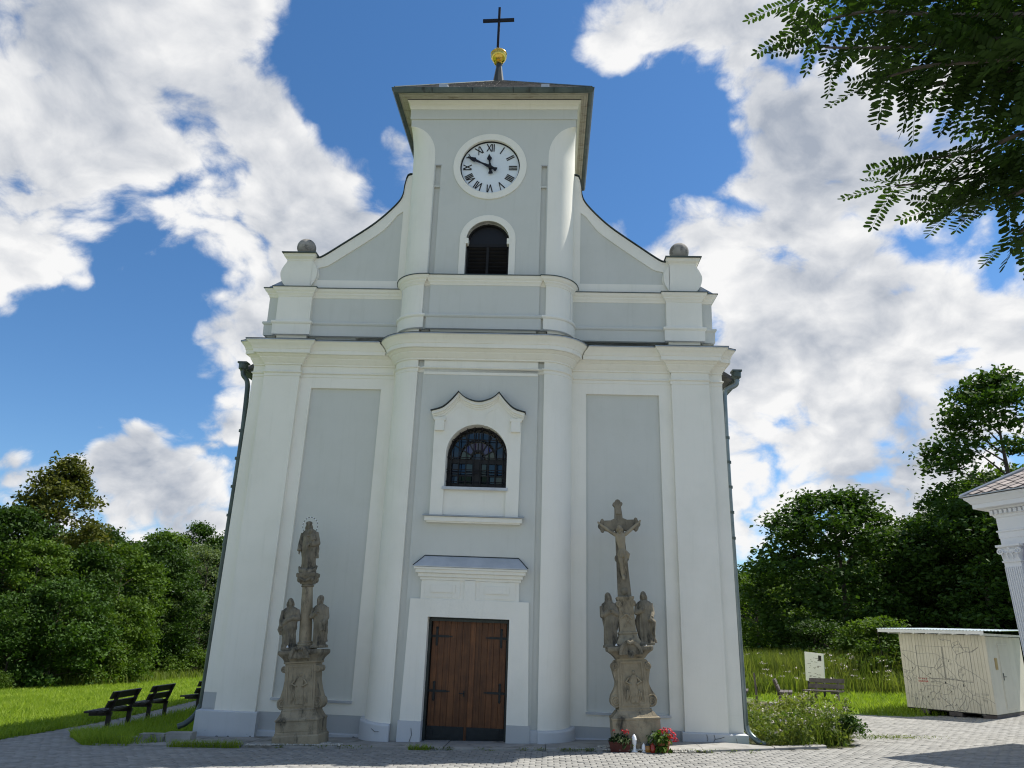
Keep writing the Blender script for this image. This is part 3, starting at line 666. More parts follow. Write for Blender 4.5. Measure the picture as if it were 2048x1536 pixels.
def tower():
    zs = [9.5, 12.98] + [12.98 + .82*math.sin(rad(a)) for a in (10,20,30,40,50,58,66,74,80,85,90)]
    right = [(TX - corner_r(z), z) for z in zs]
    outer = right + [(TX,14.5),(-TX,14.5)] + [(-x, z) for x, z in reversed(right)]
    lou = [(-.515,9.55),(.515,9.55),(.515,10.70)] + arc(0,10.70,.515,0,180,16,.50)[1:-1] + [(-.515,10.70)]
    disc = arc(-.03,12.68,.74,0,360,40)[:-1]
    holes = [lou, disc] + [[(1.235*s,9.5001),(1.375*s,9.5001),(1.375*s,12.72),(1.235*s,12.72)] for s in (-1,1)]
    mb = MB(); mb.plate(outer, holes, TY, TY + .30); cb(mb, 'tower_face', 'grey')
    for s in (-1, 1):
        n = 14; Rg = []
        for z in zs:
            r = max(corner_r(z), .0005)
            Rg.append([(s*(TX - r + r*math.sin(rad(90*i/n))), TY + r - r*math.cos(rad(90*i/n)) - .004, z) for i in range(n+1)])
        mb = MB(); mb.rings(Rg, False, False); cb(mb, 'tower_column', 'white', smooth=40)
        mb = MB(); mb.plate([(TY + .305*(z>13.7) + corner_r(z)*(z<=13.7), z) for z in zs] + [(TY+.305,14.5),(3.2,14.5),(3.2,9.0),(TY+TR,9.0)], [], s*TX, s*(TX-.3), axis='x'); cb(mb, 'tower_side', 'white')
        mb = MB(); mb.box(*sorted((1.2*s,1.41*s)), TY+.075, TY+.3, 9.4, 12.8); mb.box(*sorted((1.235*s,1.375*s)), TY+.01, TY+.1, 12.12, 12.16); cb(mb, 'tower_groove', 'grey')
        mb = MB(); mb.box(*sorted((1.226*s,1.384*s)), TY-.008, TY+.04, 12.705, 12.73); cb(mb, 'groove_cap', 'greyb')
    mb = MB(); mb.box(-2.0,2.0,2.9,3.2,9.0,14.5); mb.box(-1.95,1.95,TY+.32,TY+.6,9.5,14.5); cb(mb, 'tower_core', 'black')
    mb = MB(); mb.sweep([(-TX,3.2),(-TX,TY),(TX,TY),(TX,3.2)], [(0,14.0),(.03,14.0),(.03,14.28)]); cb(mb, 'tower_band', 'grey')
    mb = MB(); mb.sweep([(-TX,3.2),(-TX,TY),(TX,TY),(TX,3.2)], [(.02,14.27),(.045,14.275),(.045,14.31),(.055,14.325),(.06,14.40),(.09,14.43),(.12,14.49),(-.1,14.5)]); cb(mb, 'tower_moulding', 'white', smooth=35)
    a, b, y1, yb = 2.46, 2.0, -1.02, 3.92
    for k in range(4):      # soffit boards, one ring of four
        z = 14.50 + .003*k
        r0, r1 = .14 + .085*k, .14 + .085*(k+1) - .008; q0, q1 = .12 + .058*k, .12 + .058*(k+1) - .006
        mb = MB(); mb.plate([(-TX-q1,TY-r1),(TX+q1,TY-r1),(TX+q1,3.2+q1),(-TX-q1,3.2+q1)], [[(-TX-q0,TY-r0),(TX+q0,TY-r0),(TX+q0,3.2+q0),(-TX-q0,3.2+q0)]], z, z+.03, axis='z'); cb(mb, 'soffit_board', 'soffit')
    # gutter
    mb = MB(); path = [(-2.43,3.55),(-2.43,-1.04),(2.40,-1.04),(2.40,3.55),(-2.43,3.55)]
    mb.sweep(path, [(-.06,14.50),(-.02,14.46),(.03,14.45),(.07,14.49),(.085,14.56),(.07,14.57),(-.06,14.62)]); cb(mb, 'tower_gutter', 'gutter', smooth=40)
    for x in (-1.5,-.5,.5,1.5):
        mb = MB(); mb.tube([(x,-1.125,14.565),(x,-1.12,14.50),(x,-1.06,14.45)], .011, 6); cb(mb, 'gutter_bracket', 'darkmetal')
    # roof: four slopes of slates
    ap = Vector((-.05,1.45,16.72)); cs = [Vector((-2.45,-1.06,14.57)), Vector((2.42,-1.06,14.57)), Vector((2.42,3.57,14.57)), Vector((-2.45,3.57,14.57))]
    mb = MB(); mb.add([tuple(c) for c in cs] + [tuple(ap)], [(0,1,4),(1,2,4),(2,3,4),(3,0,4),(3,2,1,0)]); roof = cb(mb, 'tower_roof', 'slate')
    for k in range(4):
        A, B = cs[k], cs[(k+1) % 4]; nrm = (B-A).cross(ap-A).normalized(); rows = 11 if k in (0,) else 7
        if k == 2: continue
        big = MB()
        for r in range(rows):
            t0, t1 = r/rows, min(.97,(r+1.25)/rows); L0, R0 = A.lerp(ap,t0), B.lerp(ap,t0); L1, R1 = A.lerp(ap,t1), B.lerp(ap,t1)
            n = max(2, int((R0-L0).length / .33))
            for i in range(n):
                if k == 0 or True:
                    q = MB() if k == 0 else big
                    p = [L0.lerp(R0,(i+.02)/n), L0.lerp(R0,(i+.98)/n), L1.lerp(R1,(i+.98)/n), L1.lerp(R1,(i+.02)/n)]; u = nrm*.018; v = nrm*.005
                    q.add([tuple(p[0]+u+v),tuple(p[1]+u+v),tuple(p[2]+v),tuple(p[3]+v),tuple(p[0]+v),tuple(p[1]+v)], [(0,1,2,3),(4,5,1,0),(4,0,3),(5,2,1)])
                    if k == 0: cb(q, 'slate', 'slate', roof)
        if k: tag(cb(big, 'slate_courses', 'slate', roof), kind='stuff')
    for x, w in ((-1.25,.22),(1.28,.20)):
        mb = MB(); mb.box(x-w/2,x+w/2,-.98,-.72,14.66,14.76); cb(mb, 'snow_guard', 'zinc', roof)
    for c in cs[:2]:
        mb = MB(); mb.tube([tuple(c+Vector((0,0,.03))), tuple(ap)], .03, 6); cb(mb, 'hip_flashing', 'gutter', roof)
    # spire, ball and cross
    mb = MB(); mb.lathe([(.19,16.45),(.17,16.62),(.12,16.95),(.085,17.2),(.10,17.25),(.07,17.30)], 8, (-.12,1.45,0)); cb(mb, 'spire', 'darkmetal')
    mb = MB(); mb.ball((-.14,1.45,17.56), .232, 24, 16); mb.lathe([(.230,17.60),(.240,17.61),(.240,17.63),(.228,17.64)], 24, (-.14,1.45,0)); mb.lathe([(.10,17.28),(.13,17.31),(.10,17.36)], 16, (-.14,1.45,0)); cb(mb, 'gilded_ball', 'gold', smooth=50)
    mb = MB(); mb.box(-.215,-.145,1.42,1.48,17.75,19.25); mb.obox((-.195,1.45,18.80),(.46,0,.02),(0,.03,0),(-.002,0,.045)); cb(mb, 'roof_cross', 'black')
tower()
def louvre():
    AR = arc(0,10.70,.515,0,180,16,.50)
    l = MB(); fr = [(.515,9.5)] + AR + [(-.515,9.5)]; inn = [(.47,9.52)] + arc(0,10.70,.47,0,180,16,.455) + [(-.47,9.52)]
    l.plate(fr, [inn], TY+.16, TY+.24); l.box(-.03,.03,TY+.13,TY+.2,9.5,10.62); l.box(-.5,.5,TY+.13,TY+.2,10.58,10.66); root = cb(l, 'louvre_window', 'louvre')
    p = MB(); p.plate([(.49,10.6)] + arc(0,10.70,.49,0,180,16,.47) + [(-.49,10.6)], [], TY+.2, TY+.23); cb(p, 'tympanum_board', 'black', root)
    for s in (-1, 1):
        for i in range(11):
            z = 9.53 + .096*i; q = MB(); q.obox((.25*s,TY+.19,z+.04),(.215,0,0),(0,.05,-.042),(0,.006,.008)); cb(q, 'slat', 'louvre', root)
    b = MB(); b.box(-.55,.55,TY+.25,TY+.29,9.4,11.3); cb(b, 'backing', 'black', root)
    q = MB(); o = [(.665,9.55),(.665,10.72)] + arc(0,10.72,.665,0,180,18,.63) + [(-.665,9.55)]; i_ = [(.515,9.55),(.515,10.70)] + AR + [(-.515,9.55)]
    q.plate(o + i_[::-1], [], TY-.025, TY+.12); cb(q, 'louvre_surround', 'white')
    for s in (-1,1):
        q = MB(); q.box(*sorted((.46*s,.545*s)), TY-.03, TY+.16, 10.60, 10.74); cb(q, 'impost', 'white')
louvre()
def clock():
    cx, cz, y = -.03, 12.68, TY
    d = MB(); d.plate(arc(cx,cz,.735,0,360,48)[:-1], [], y+.07, y+.1); root = cb(d, 'clock', 'dial')
    r = MB(); r.plate(arc(cx,cz,.90,0,360,56)[:-1], [arc(cx,cz,.735,0,360,56)[:-1]], y-.03, y+.1); cb(r, 'ring', 'white', root)
    r = MB(); r.plate(arc(cx,cz,.736,0,360,56)[:-1], [arc(cx,cz,.708,0,360,56)[:-1]], y+.045, y+.072); cb(r, 'rim', 'black', root)
    S = {'I':[((0,0),(0,1))], 'V':[((-.36,1),(0,0)),((.36,1),(0,0))], 'X':[((-.36,1),(.36,0)),((.36,1),(-.36,0))]}
    W = {'I':.30,'V':.66,'X':.66}
    NUM = ['XII','I','II','III','IIII','V','VI','VII','VIII','IX','X','XI']
    for k, t in enumerate(NUM):
        a = rad(90 - 30*k); up = Vector((math.cos(a), 0, math.sin(a))); rt = Vector((math.sin(a), 0, -math.cos(a)))
        H, sq = .205, .155 if len(t) < 4 else .135
        q = MB(); tot = sum(W[c] for c in t); x = -tot/2; c0 = Vector((cx,y+.062,cz)) + up*(.665 - H)
        for ch in t:
            xm = x + W[ch]/2
            for j, ((ax,az),(bx,bz)) in enumerate(S[ch]):
                A = c0 + rt*((xm+ax)*sq) + up*(az*H); B = c0 + rt*((xm+bx)*sq) + up*(bz*H); dv = (B-A)/2
                th = .0125 if (ch == 'I' or j == 0) else .0095
                side = Vector((dv.z,0,-dv.x)).normalized()*th; q.obox((A+B)/2 + Vector((0,-.0006*j,0)), dv, (0,.004,0), side)
            x += W[ch]
        cb(q, 'numeral', 'printdark', root)
    def hand(ang, L, w, name, yy, spade):
        a = rad(90 - ang); up = Vector((math.cos(a),0,math.sin(a))); rt = Vector((math.sin(a),0,-math.cos(a))); c0 = Vector((cx,yy,cz)); q = MB()
        P2 = [(-.18,.05),(-.15,.055),(-.10,.03),(0,.045),(L*.22,w),(L*.38,w*.62),(L*.55,w*.95)] + spade
        V = []
        for l, h in P2:
            for sx in (-1,1):
                for dy in (0,-.014): V.append(tuple(c0 + up*l + rt*(h*sx) + Vector((0,dy,0))))
        F = []
        for i in range(len(P2)-1):
            o = i*4; F += [(o,o+2,o+6,o+4),(o+1,o+5,o+7,o+3),(o,o+4,o+5,o+1),(o+2,o+3,o+7,o+6)]
        F += [(0,1,3,2),(len(V)-4,len(V)-2,len(V)-1,len(V)-3)]
        q.add(V, F); cb(q, name, 'black', root)
    hand(354, .36, .028, 'hour_hand', y+.03, [(.20,.03),(.22,.055),(.255,.06),(.30,.03),(.37,.002)])
    hand(296, .62, .030, 'minute_hand', y+.012, [(.40,.032),(.42,.055),(.48,.05),(.55,.032),(.62,.012)])
    q = MB(); q.ball((cx,y,cz), .05, 12, 8, (1,.5,1)); cb(q, 'hub', 'black', root)
clock()
def nave():
    mb = MB(); mb.box(-5.45,5.45,.31,20,-1.0,7.9); cb(mb, 'nave', 'white')
    mb = MB(); mb.rings([[(-5.9,y,7.72),(0,y,11.6),(5.9,y,7.72),(5.9,y,7.62),(0,y,11.45),(-5.9,y,7.62)] for y in (.45, 20.3)]); cb(mb, 'nave_roof', 'slate')
    for s in (-1, 1):
        mb = MB(); mb.tube([(s*5.92,.35,7.62),(s*5.92,20,7.66)], .085, 8); cb(mb, 'eaves_gutter', 'gutter', smooth=40)
    # downpipes with hopper, collars and shoe
    for s, pts in ((-1, [(-5.84,.15,7.62),(-5.82,.15,7.45),(-5.70,.15,7.28),(-5.665,.15,6.9),(-5.65,.15,5.6),(-5.705,.15,2.8),(-5.745,.15,.35),(-5.76,.14,.08),(-5.82,.08,-.10),(-5.95,-.04,-.25),(-6.08,-.12,-.31)]),
                   (1, [(5.88,.15,7.66),(5.88,.15,7.50),(5.82,.15,7.43),(5.68,.15,7.36),(5.60,.15,7.26),(5.59,.15,6.9),(5.605,.15,5.3),(5.65,.15,3.4),(5.73,.14,.4),(5.745,.12,.16),(5.80,.06,.02),(5.95,-.05,-.10),(6.06,-.10,-.12)])):
        P = [(x, y, z) for x, y, z in pts]
        mb = MB(); mb.tube(smooth3(P), .058, 12); dp = mb.build('downpipe', 'pipe' if s > 0 else 'gutter', church, 40)
        for k, t in enumerate((.2,.36,.52,.68,.84)):
            i = 3 if s < 0 else 5; A, B = Vector(P[i]), Vector(P[-6]); c = A.lerp(B, t); q = MB(); q.lathe([(.058,-.03),(.068,-.03),(.068,.03),(.058,.03)], 12, tuple(c)); q.build('collar', 'gutter', dp, 40)
        h = MB(); c = P[0]; h.lathe([(.062,-.02),(.08,.02),(.11,.04),(.115,.16),(.10,.16)], 14, (c[0],c[1],c[2]-.06)); h.box(c[0]-.11,c[0]+.11,c[1]-.12,c[1]+.12,c[2]+.10,c[2]+.14); h.build('hopper', 'gutter', dp, 40)
def smooth3(P): return [Vector(p) for p in smooth_curve(P, 5)]
nave()
def small_wall_things():
    q = MB(); q.ball((1.55,-.79,.7),.012,8,6); 
    for (x, y, z) in ((2.85,-.17,.28),):
        pass
    for pts in ([(4.86,-.235,.035),(4.88,-.235,-.04),(4.85,-.235,-.10),(4.87,-.235,-.18)], [(4.88,-.235,-.05),(4.98,-.235,-.03),(5.06,-.235,.0)], [(4.72,-.235,.03),(4.74,-.235,-.05),(4.73,-.235,-.09)], [(5.28,-.235,-.01),(5.30,-.235,-.08),(5.29,-.235,-.16)],
                [(-1.78,-.80,-.05),(-1.70,-.83,-.10),(-1.62,-.86,-.09)], [(-1.0,-.858,.0),(-.98,-.858,-.12),(-1.02,-.858,-.25)]):
        q = MB(); q.tube(pts, .0045, 5); cb(q, 'crack', 'joint')
small_wall_things()
# ------------------------------------------------------------------ carved figures
def remeshed(mb, vox, smooth_it=2, name='figure'):
    me = mb.mesh(name + '_raw', 'stone'); o = obj('raw', me)
    m = o.modifiers.new('r', 'REMESH'); m.mode = 'VOXEL'; m.voxel_size = vox
    s = o.modifiers.new('s', 'SMOOTH'); s.factor = .5; s.iterations = smooth_it
    dg = bpy.context.evaluated_depsgraph_get(); dg.update()
    out = bpy.data.meshes.new_from_object(o.evaluated_get(dg)); out.name = name
    bpy.data.objects.remove(o); bpy.data.meshes.remove(me)
    out.polygons.foreach_set('use_smooth', [True] * len(out.polygons)); out.update()
    return out
def robe(mb, secs, fold=.10, k=9, tw=3.0, n=56, ph=0.0, back=1.0):
    """draped body: secs (z, rx, ry, cx, cy); folds deepen downwards"""
    Z = [s[0] for s in secs]; R = []
    z0, z1 = Z[0], Z[-1]; m = 46
    for i in range(m + 1):
        z = z0 + (z1 - z0) * i / m
        v = [float(np.interp(z, Z, [s[j] for s in secs])) for j in range(1, 5)]
        f = 1.35 * fold * (1 - .75 * (z - z0) / (z1 - z0)); ring = []
        for q in range(n):
            a = 2 * math.pi * q / n
            w = f * (.6*math.sin(k*a + tw*z*3 + ph) + .45*math.sin((k*1.7)*a - tw*z*5 + 1.3 + ph) + .25*math.sin(4*a + 9*z + ph))
            ring.append((v[2] + v[0]*(1+w)*math.cos(a), v[3] + v[1]*(1+w)*math.sin(a), z))
        R.append(ring)
    mb.rings(R)
def head(mb, c, r, turn=0.0, tilt=0.0, beard=0.0, veil=0.0, hair=True, crown=False):
    M = Matrix.Translation(Vector(c)) @ Matrix.Rotation(turn, 4, 'Z') @ Matrix.Rotation(tilt, 4, 'X')
    h = MB(); h.ball((0,0,0), r, 20, 14, (.80,.92,1.12)); h.ball((0,-.60*r,-.48*r), .48*r, 12, 8, (1,.9,.9))       # skull, jaw
    h.add([(-.14*r,-.88*r,-.22*r),(.14*r,-.88*r,-.22*r),(0,-1.22*r,-.20*r),(0,-.86*r,.32*r)], [(0,2,1),(0,3,2),(1,2,3),(0,1,3)])   # nose
    h.tube([(-.55*r,-.80*r,.30*r),(0,-.95*r,.34*r),(.55*r,-.80*r,.30*r)], .11*r, 6)    # brow
    for s in (-1, 1): h.ball((s*.80*r,0,-.05*r), .2*r, 8, 6, (.5,1,1.3)); h.ball((s*.34*r,-.62*r,-.18*r), .26*r, 8, 6)
    if hair: h.ball((0,.14*r,.18*r), 1.04*r, 16, 12, (.92,.98,1.08)); 
    if hair:
        for s in (-1,1): h.tube([(s*.75*r,.05*r,.2*r),(s*.95*r,.15*r,-.5*r),(s*.85*r,.2*r,-1.3*r)], [.35*r,.36*r,.22*r], 8)
    if veil:
        h.ball((0,.12*r,.10*r), 1.16*r, 18, 14, (.92,1.0,1.12))
        h.tube([(0,.2*r,0),(0,.25*r,-.9*r),(0,.3*r,-1.9*r)], [1.0*r,1.10*r,1.5*r], 16)
        for s in (-1,1): h.tube([(s*.8*r,-.35*r,.3*r),(s*1.0*r,-.25*r,-.6*r),(s*1.15*r,-.3*r,-1.7*r)], [.28*r,.32*r,.4*r], 8)
    if beard: h.tube([(0,-.72*r,-.55*r),(0,-.80*r,-1.1*r),(0,-.70*r,-1.1*r-beard*r)], [.46*r,.42*r,.10*r], 10); 
    h.tube([(0,.1*r,-.6*r),(0,.15*r,-1.6*r)], [.55*r,.62*r], 10)      # neck
    if crown: h.lathe([(.86*r,.50*r),(1.02*r,.62*r),(1.04*r,1.0*r),(.85*r,1.22*r),(.4*r,1.36*r)], 16)
    mb.merge(h, M)
def hand(mb, c, d, s=.032, up=(0,0,1)):
    c = Vector(c); d = Vector(d).normalized(); sd = d.cross(Vector(up)).normalized(); nn = sd.cross(d)
    mb.obox(c + d*s*.5, d*s*.62, sd*s*.46, nn*s*.2)
    for k, L in ((-1.5,.95),(-.5,1.12),(.5,1.05),(1.5,.82)):
        b = c + d*s*1.0 + sd*s*.27*k; mb.tube([b, b + d*s*L*.55 + nn*s*.04, b + d*s*L - nn*s*.16], [s*.16,s*.15,s*.11], 6)
    b = c + d*s*.3 - sd*s*.45; mb.tube([b, b + d*s*.45 - sd*s*.3, b + d*s*.85 - sd*s*.34], [s*.19,s*.17,s*.13], 6)
def arm(mb, sh, el, wr, r=.052, sleeve=True):
    mb.tube([sh, Vector(sh).lerp(Vector(el),.5), el], [r*1.15, r*1.05, r*.98], 12)
    mb.ball(el, r*1.0, 10, 8); mb.tube([el, Vector(el).lerp(Vector(wr),.6), wr], [r*1.0, r*(.95 if sleeve else .7), r*(.9 if sleeve else .5)], 12)
def mantle_fall(mb, pts, r):  # hanging cloth
    mb.tube(pts, r, 12)
def figure_saint(kind):
    m = MB()
    base = [(0,.155,.125,0,0),(.05,.16,.13,0,0),(.30,.145,.118,.0,0),(.50,.150,.120,.005,0),(.62,.150,.118,.008,0),(.74,.172,.112,.006,0),(.80,.165,.10,.003,.01),(.835,.10,.08,0,.01),(.86,.05,.05,0,.01)]
    if kind == 'bearded':      # left of the column: bearded, mantle gathered at the hip
        robe(m, base, .11, 8, 3.2)
        robe(m, [(.22,.13,.10,-.03,.02),(.40,.178,.140,-.012,0),(.56,.182,.140,-.005,0),(.60,.165,.125,0,0)], .10, 6, 6, ph=1)
        m.tube([(-.17,-.05,.48),(-.05,-.145,.575),(.12,-.12,.625)], [.05,.045,.05], 10)      # rolled edge of the mantle
        arm(m, (-.155,.0,.77), (-.205,-.02,.58), (-.19,-.08,.44)); hand(m, (-.19,-.08,.43), (0,-.2,-1)); mantle_fall(m, [(-.20,.0,.50),(-.235,.01,.40),(-.20,.02,.30)], [.05,.055,.03])
        arm(m, (.155,.0,.77), (.205,-.05,.60), (.05,-.15,.62)); hand(m, (.05,-.15,.62), (-1,-.2,.2))
        head(m, (-.005,-.02,.925), .076, turn=.15, beard=1.1)
    elif kind == 'book':       # right of the column: hand on breast, holds a tablet or book
        robe(m, base, .10, 9, 2.4, ph=2)
        robe(m, [(.10,.15,.11,.04,.02),(.34,.172,.125,.02,.01),(.60,.178,.122,.012,.0),(.75,.165,.11,.008,0)], .09, 7, 4, ph=.5)
        arm(m, (-.155,0,.77), (-.205,-.05,.60), (-.03,-.14,.68)); hand(m, (-.03,-.14,.68), (1,-.1,.15))
        arm(m, (.155,0,.77), (.20,-.03,.58), (.155,-.13,.46)); m.obox((.13,-.155,.40),(.065,0,.01),(.008,.02,0),(-.01,0,.085)); hand(m, (.17,-.15,.45), (-.3,-.3,-1))
        head(m, (-.01,-.02,.925), .076, turn=-.25, beard=.35, veil=.0)
        m.ball((-.0,.01,.955), .080, 14, 10)
    elif kind == 'veiled':     # left of the cross: mourning woman, hands crossed on breast
        robe(m, base, .09, 10, 1.6, ph=3)
        robe(m, [(.30,.12,.10,.05,.03),(.36,.165,.125,.03,.02),(.55,.185,.128,.008,.01),(.72,.185,.12,0,.01),(.80,.14,.10,0,.02),(.86,.075,.075,0,.02)], .05, 6, 2, ph=1)
        m.tube([(.15,-.03,.62),(.19,-.0,.50),(.165,.02,.37)], [.05,.05,.02], 10)
        arm(m, (-.155,0,.75), (-.18,-.06,.58), (.0,-.14,.66)); hand(m, (.0,-.14,.66), (1,-.1,.3))
        arm(m, (.155,0,.75), (.17,-.06,.60), (.03,-.15,.67)); hand(m, (.03,-.155,.675), (-1,-.1,.3))
        head(m, (.0,-.01,.925), .070, turn=.35, veil=1)
    elif kind == 'youth':      # right of the cross: young man, mantle gathered in the left hand
        robe(m, base, .11, 9, 2.0, ph=4)
        robe(m, [(.03,.12,.10,.09,.02),(.10,.13,.10,.07,.02),(.30,.14,.115,.05,.01),(.50,.13,.115,.05,0),(.55,.10,.09,.06,0)], .14, 6, 5, ph=2)
        m.tube([(-.13,.04,.60),(-.19,.05,.45),(-.16,.05,.25),(-.12,.05,.08)], [.04,.06,.05,.05], 10)
        arm(m, (-.155,0,.77), (-.195,-.05,.61), (-.03,-.14,.66)); hand(m, (-.03,-.14,.66), (1,-.1,.2))
        arm(m, (.15,0,.77), (.185,-.02,.60), (.15,-.12,.50)); hand(m, (.15,-.13,.50), (-.5,-.4,-.5)); m.tube([(.10,-.13,.50),(.19,-.11,.42),(.17,-.08,.20)], [.05,.055,.03], 10)
        head(m, (.0,-.015,.925), .074, turn=-.3, tilt=.15)
    elif kind == 'madonna':    # crowned woman with child on her left arm, standing on a crescent
        robe(m, [(.06,.150,.12,.0,0),(.12,.145,.12,.0,0),(.35,.150,.125,.01,0),(.52,.165,.13,.01,0),(.64,.172,.125,.008,0),(.75,.165,.105,.0,0),(.80,.13,.09,0,.01),(.83,.075,.065,0,.01),(.85,.05,.05,0,.01)], .10, 8, 2.6)
        robe(m, [(.28,.17,.12,.03,.03),(.45,.20,.135,.01,.02),(.62,.19,.125,.01,.01),(.70,.165,.11,.01,.01)], .08, 6, 4, ph=2)
        arm(m, (-.14,0,.75), (-.19,-.02,.57), (-.20,-.08,.42)); hand(m, (-.20,-.08,.41), (.1,-.3,-1))
        arm(m, (.14,0,.75), (.21,-.04,.55), (.06,-.17,.52)); hand(m, (.06,-.17,.52), (-1,-.2,.1))
        m.tube([(.09,-.11,.55),(.095,-.12,.65),(.085,-.11,.72)], [.06,.065,.05], 10); m.ball((.06,-.14,.775), .048, 12, 10, (.9,.95,1.1)); m.tube([(.07,-.15,.55),(.0,-.19,.50),(-.01,-.19,.43)], [.035,.03,.022], 8)
        m.tube([(.12,-.11,.69),(.16,-.16,.62),(.10,-.19,.60)], [.022,.02,.016], 8); m.tube([(.05,-.12,.70),(-.02,-.16,.68)], [.022,.016], 8)
        head(m, (-.02,-.01,.885), .070, turn=.1, hair=True, crown=True)
        m.tube([(-.20,-.02,.13),(-.16,-.06,.055),(-.06,-.12,.02),(.06,-.12,.02),(.16,-.06,.055),(.20,-.02,.13)], [.02,.045,.06,.06,.045,.02], 10)
        m.lathe([(.17,0),(.18,.02),(.16,.07),(.12,.09)], 18)
    if kind != 'madonna': m.stack([(.34,.28,-.01),(.34,.28,.03),(.30,.25,.05)], 0, 0)
    return remeshed(m, .0062, 1, 'statue')
def figure_christ():
    m = MB()
    # torso, head bowed, arms up to the cross arms; height unit metres, origin between the feet
    R = []
    for z, rx, ry, cx in [(.44,.075,.06,.012),(.50,.082,.065,.015),(.56,.072,.056,.012),(.63,.080,.062,.004),(.72,.098,.07,0),(.80,.108,.068,-.002),(.855,.098,.055,-.002),(.89,.045,.04,0)]:
        R.append([(cx+rx*math.cos(2*math.pi*k/20), -.08+ry*math.sin(2*math.pi*k/20), z) for k in range(20)])
    m.rings(R)
    for s in (-1, 1):
        m.tube([(s*.095,-.07,.835),(s*.22,-.05,.92),(s*.27,-.045,.965),(s*.40,-.035,1.06)], [.042,.036,.033,.024], 10)
        hand(m, (s*.40,-.035,1.06), (s*.7,-.1,.7), .04, (0,1,0))
        m.tube([(s*.045+.012,-.09,.46),(s*.048+.012,-.125,.30),(s*.036+.012,-.115,.25),(s*.030+.012,-.10,.16),(s*.018,-.085,.045)], [.058,.046,.040,.040,.026], 10)
        m.tube([(s*.016,-.085,.05),(s*.012,-.115,.01),(s*.012,-.125,-.045)], [.028,.026,.018], 8)
    robe(m, [(.38,.098,.085,.012,-.09),(.44,.105,.09,.012,-.088),(.53,.088,.075,.012,-.085)], .12, 7, 8)
    m.tube([(.08,-.13,.50),(.13,-.12,.44),(.125,-.11,.36)], [.03,.04,.02], 8)
    head(m, (-.012,-.125,.945), .058, turn=-.15, tilt=.5, beard=.5)
    return remeshed(m, .006, 1, 'crucified_figure')
def relief(w, h, kind=0):
    m = MB()      # standing figure in low relief
    R = []
    for z, rx, cx in [(0,.16,.0),(.15,.17,.02),(.4,.14,-.01),(.6,.17,.0),(.72,.15,.02),(.80,.06,.03)]:
        R.append([(w*(cx + rx*math.cos(2*math.pi*k/16)*(1+.10*math.sin(5*k+z*9))), -.028*math.sin(2*math.pi*k/16)*(1+.25*math.sin(7*k+z*11)), h*z) for k in range(16)])
    m.rings(R); m.ball((w*.03,0,h*.87), .055*h, 12, 8, (1,.5,1.1))
    for s in (-1,1): m.tube([(s*.13*w,-.01,h*.74),(s*.28*w,-.02,h*.60),(s*.10*w,-.03,h*.52)], [.022,.024,.018], 8)
    for k in range(9): m.tube([(w*(-.30+.075*k),0,h*(.02+.03*((k*7)%4))),(w*(-.26+.065*k),-.018,h*(.16+.05*((k*5)%3))),(w*(-.24+.06*k),0,h*.36)], [.012,.022,.01], 6)
    return m
def scroll(cx, cz, r, y0, y1, s):
    m = MB(); m.plate(arc(cx,cz,r,0,360,22)[:-1], [], y0, y1)
    for f, d in ((.95,.0),(.55,.02)):
        pts = [(cx + r*(f - .32*t)*math.cos(s*7*t), y0 - .006, cz + r*(f - .32*t)*math.sin(s*7*t)) for t in np.linspace(0,1,22)]
        m.tube(pts, .014, 6)
    return m
FIG = {k: figure_saint(k) for k in ('bearded','book','veiled','youth','madonna')}
def fig_part(kind, root, x, y, z, h, rz=0, m='stonedark', name='statue', label=None):
    me = FIG[kind]; me.materials.clear(); me.materials.append(MT[m]); o = obj(name, me, root); o.location = (x, y, z); o.scale = (h*.98, h*1.0, h); o.rotation_euler = (0, 0, rz)
    if label: o['label'] = label
    return o
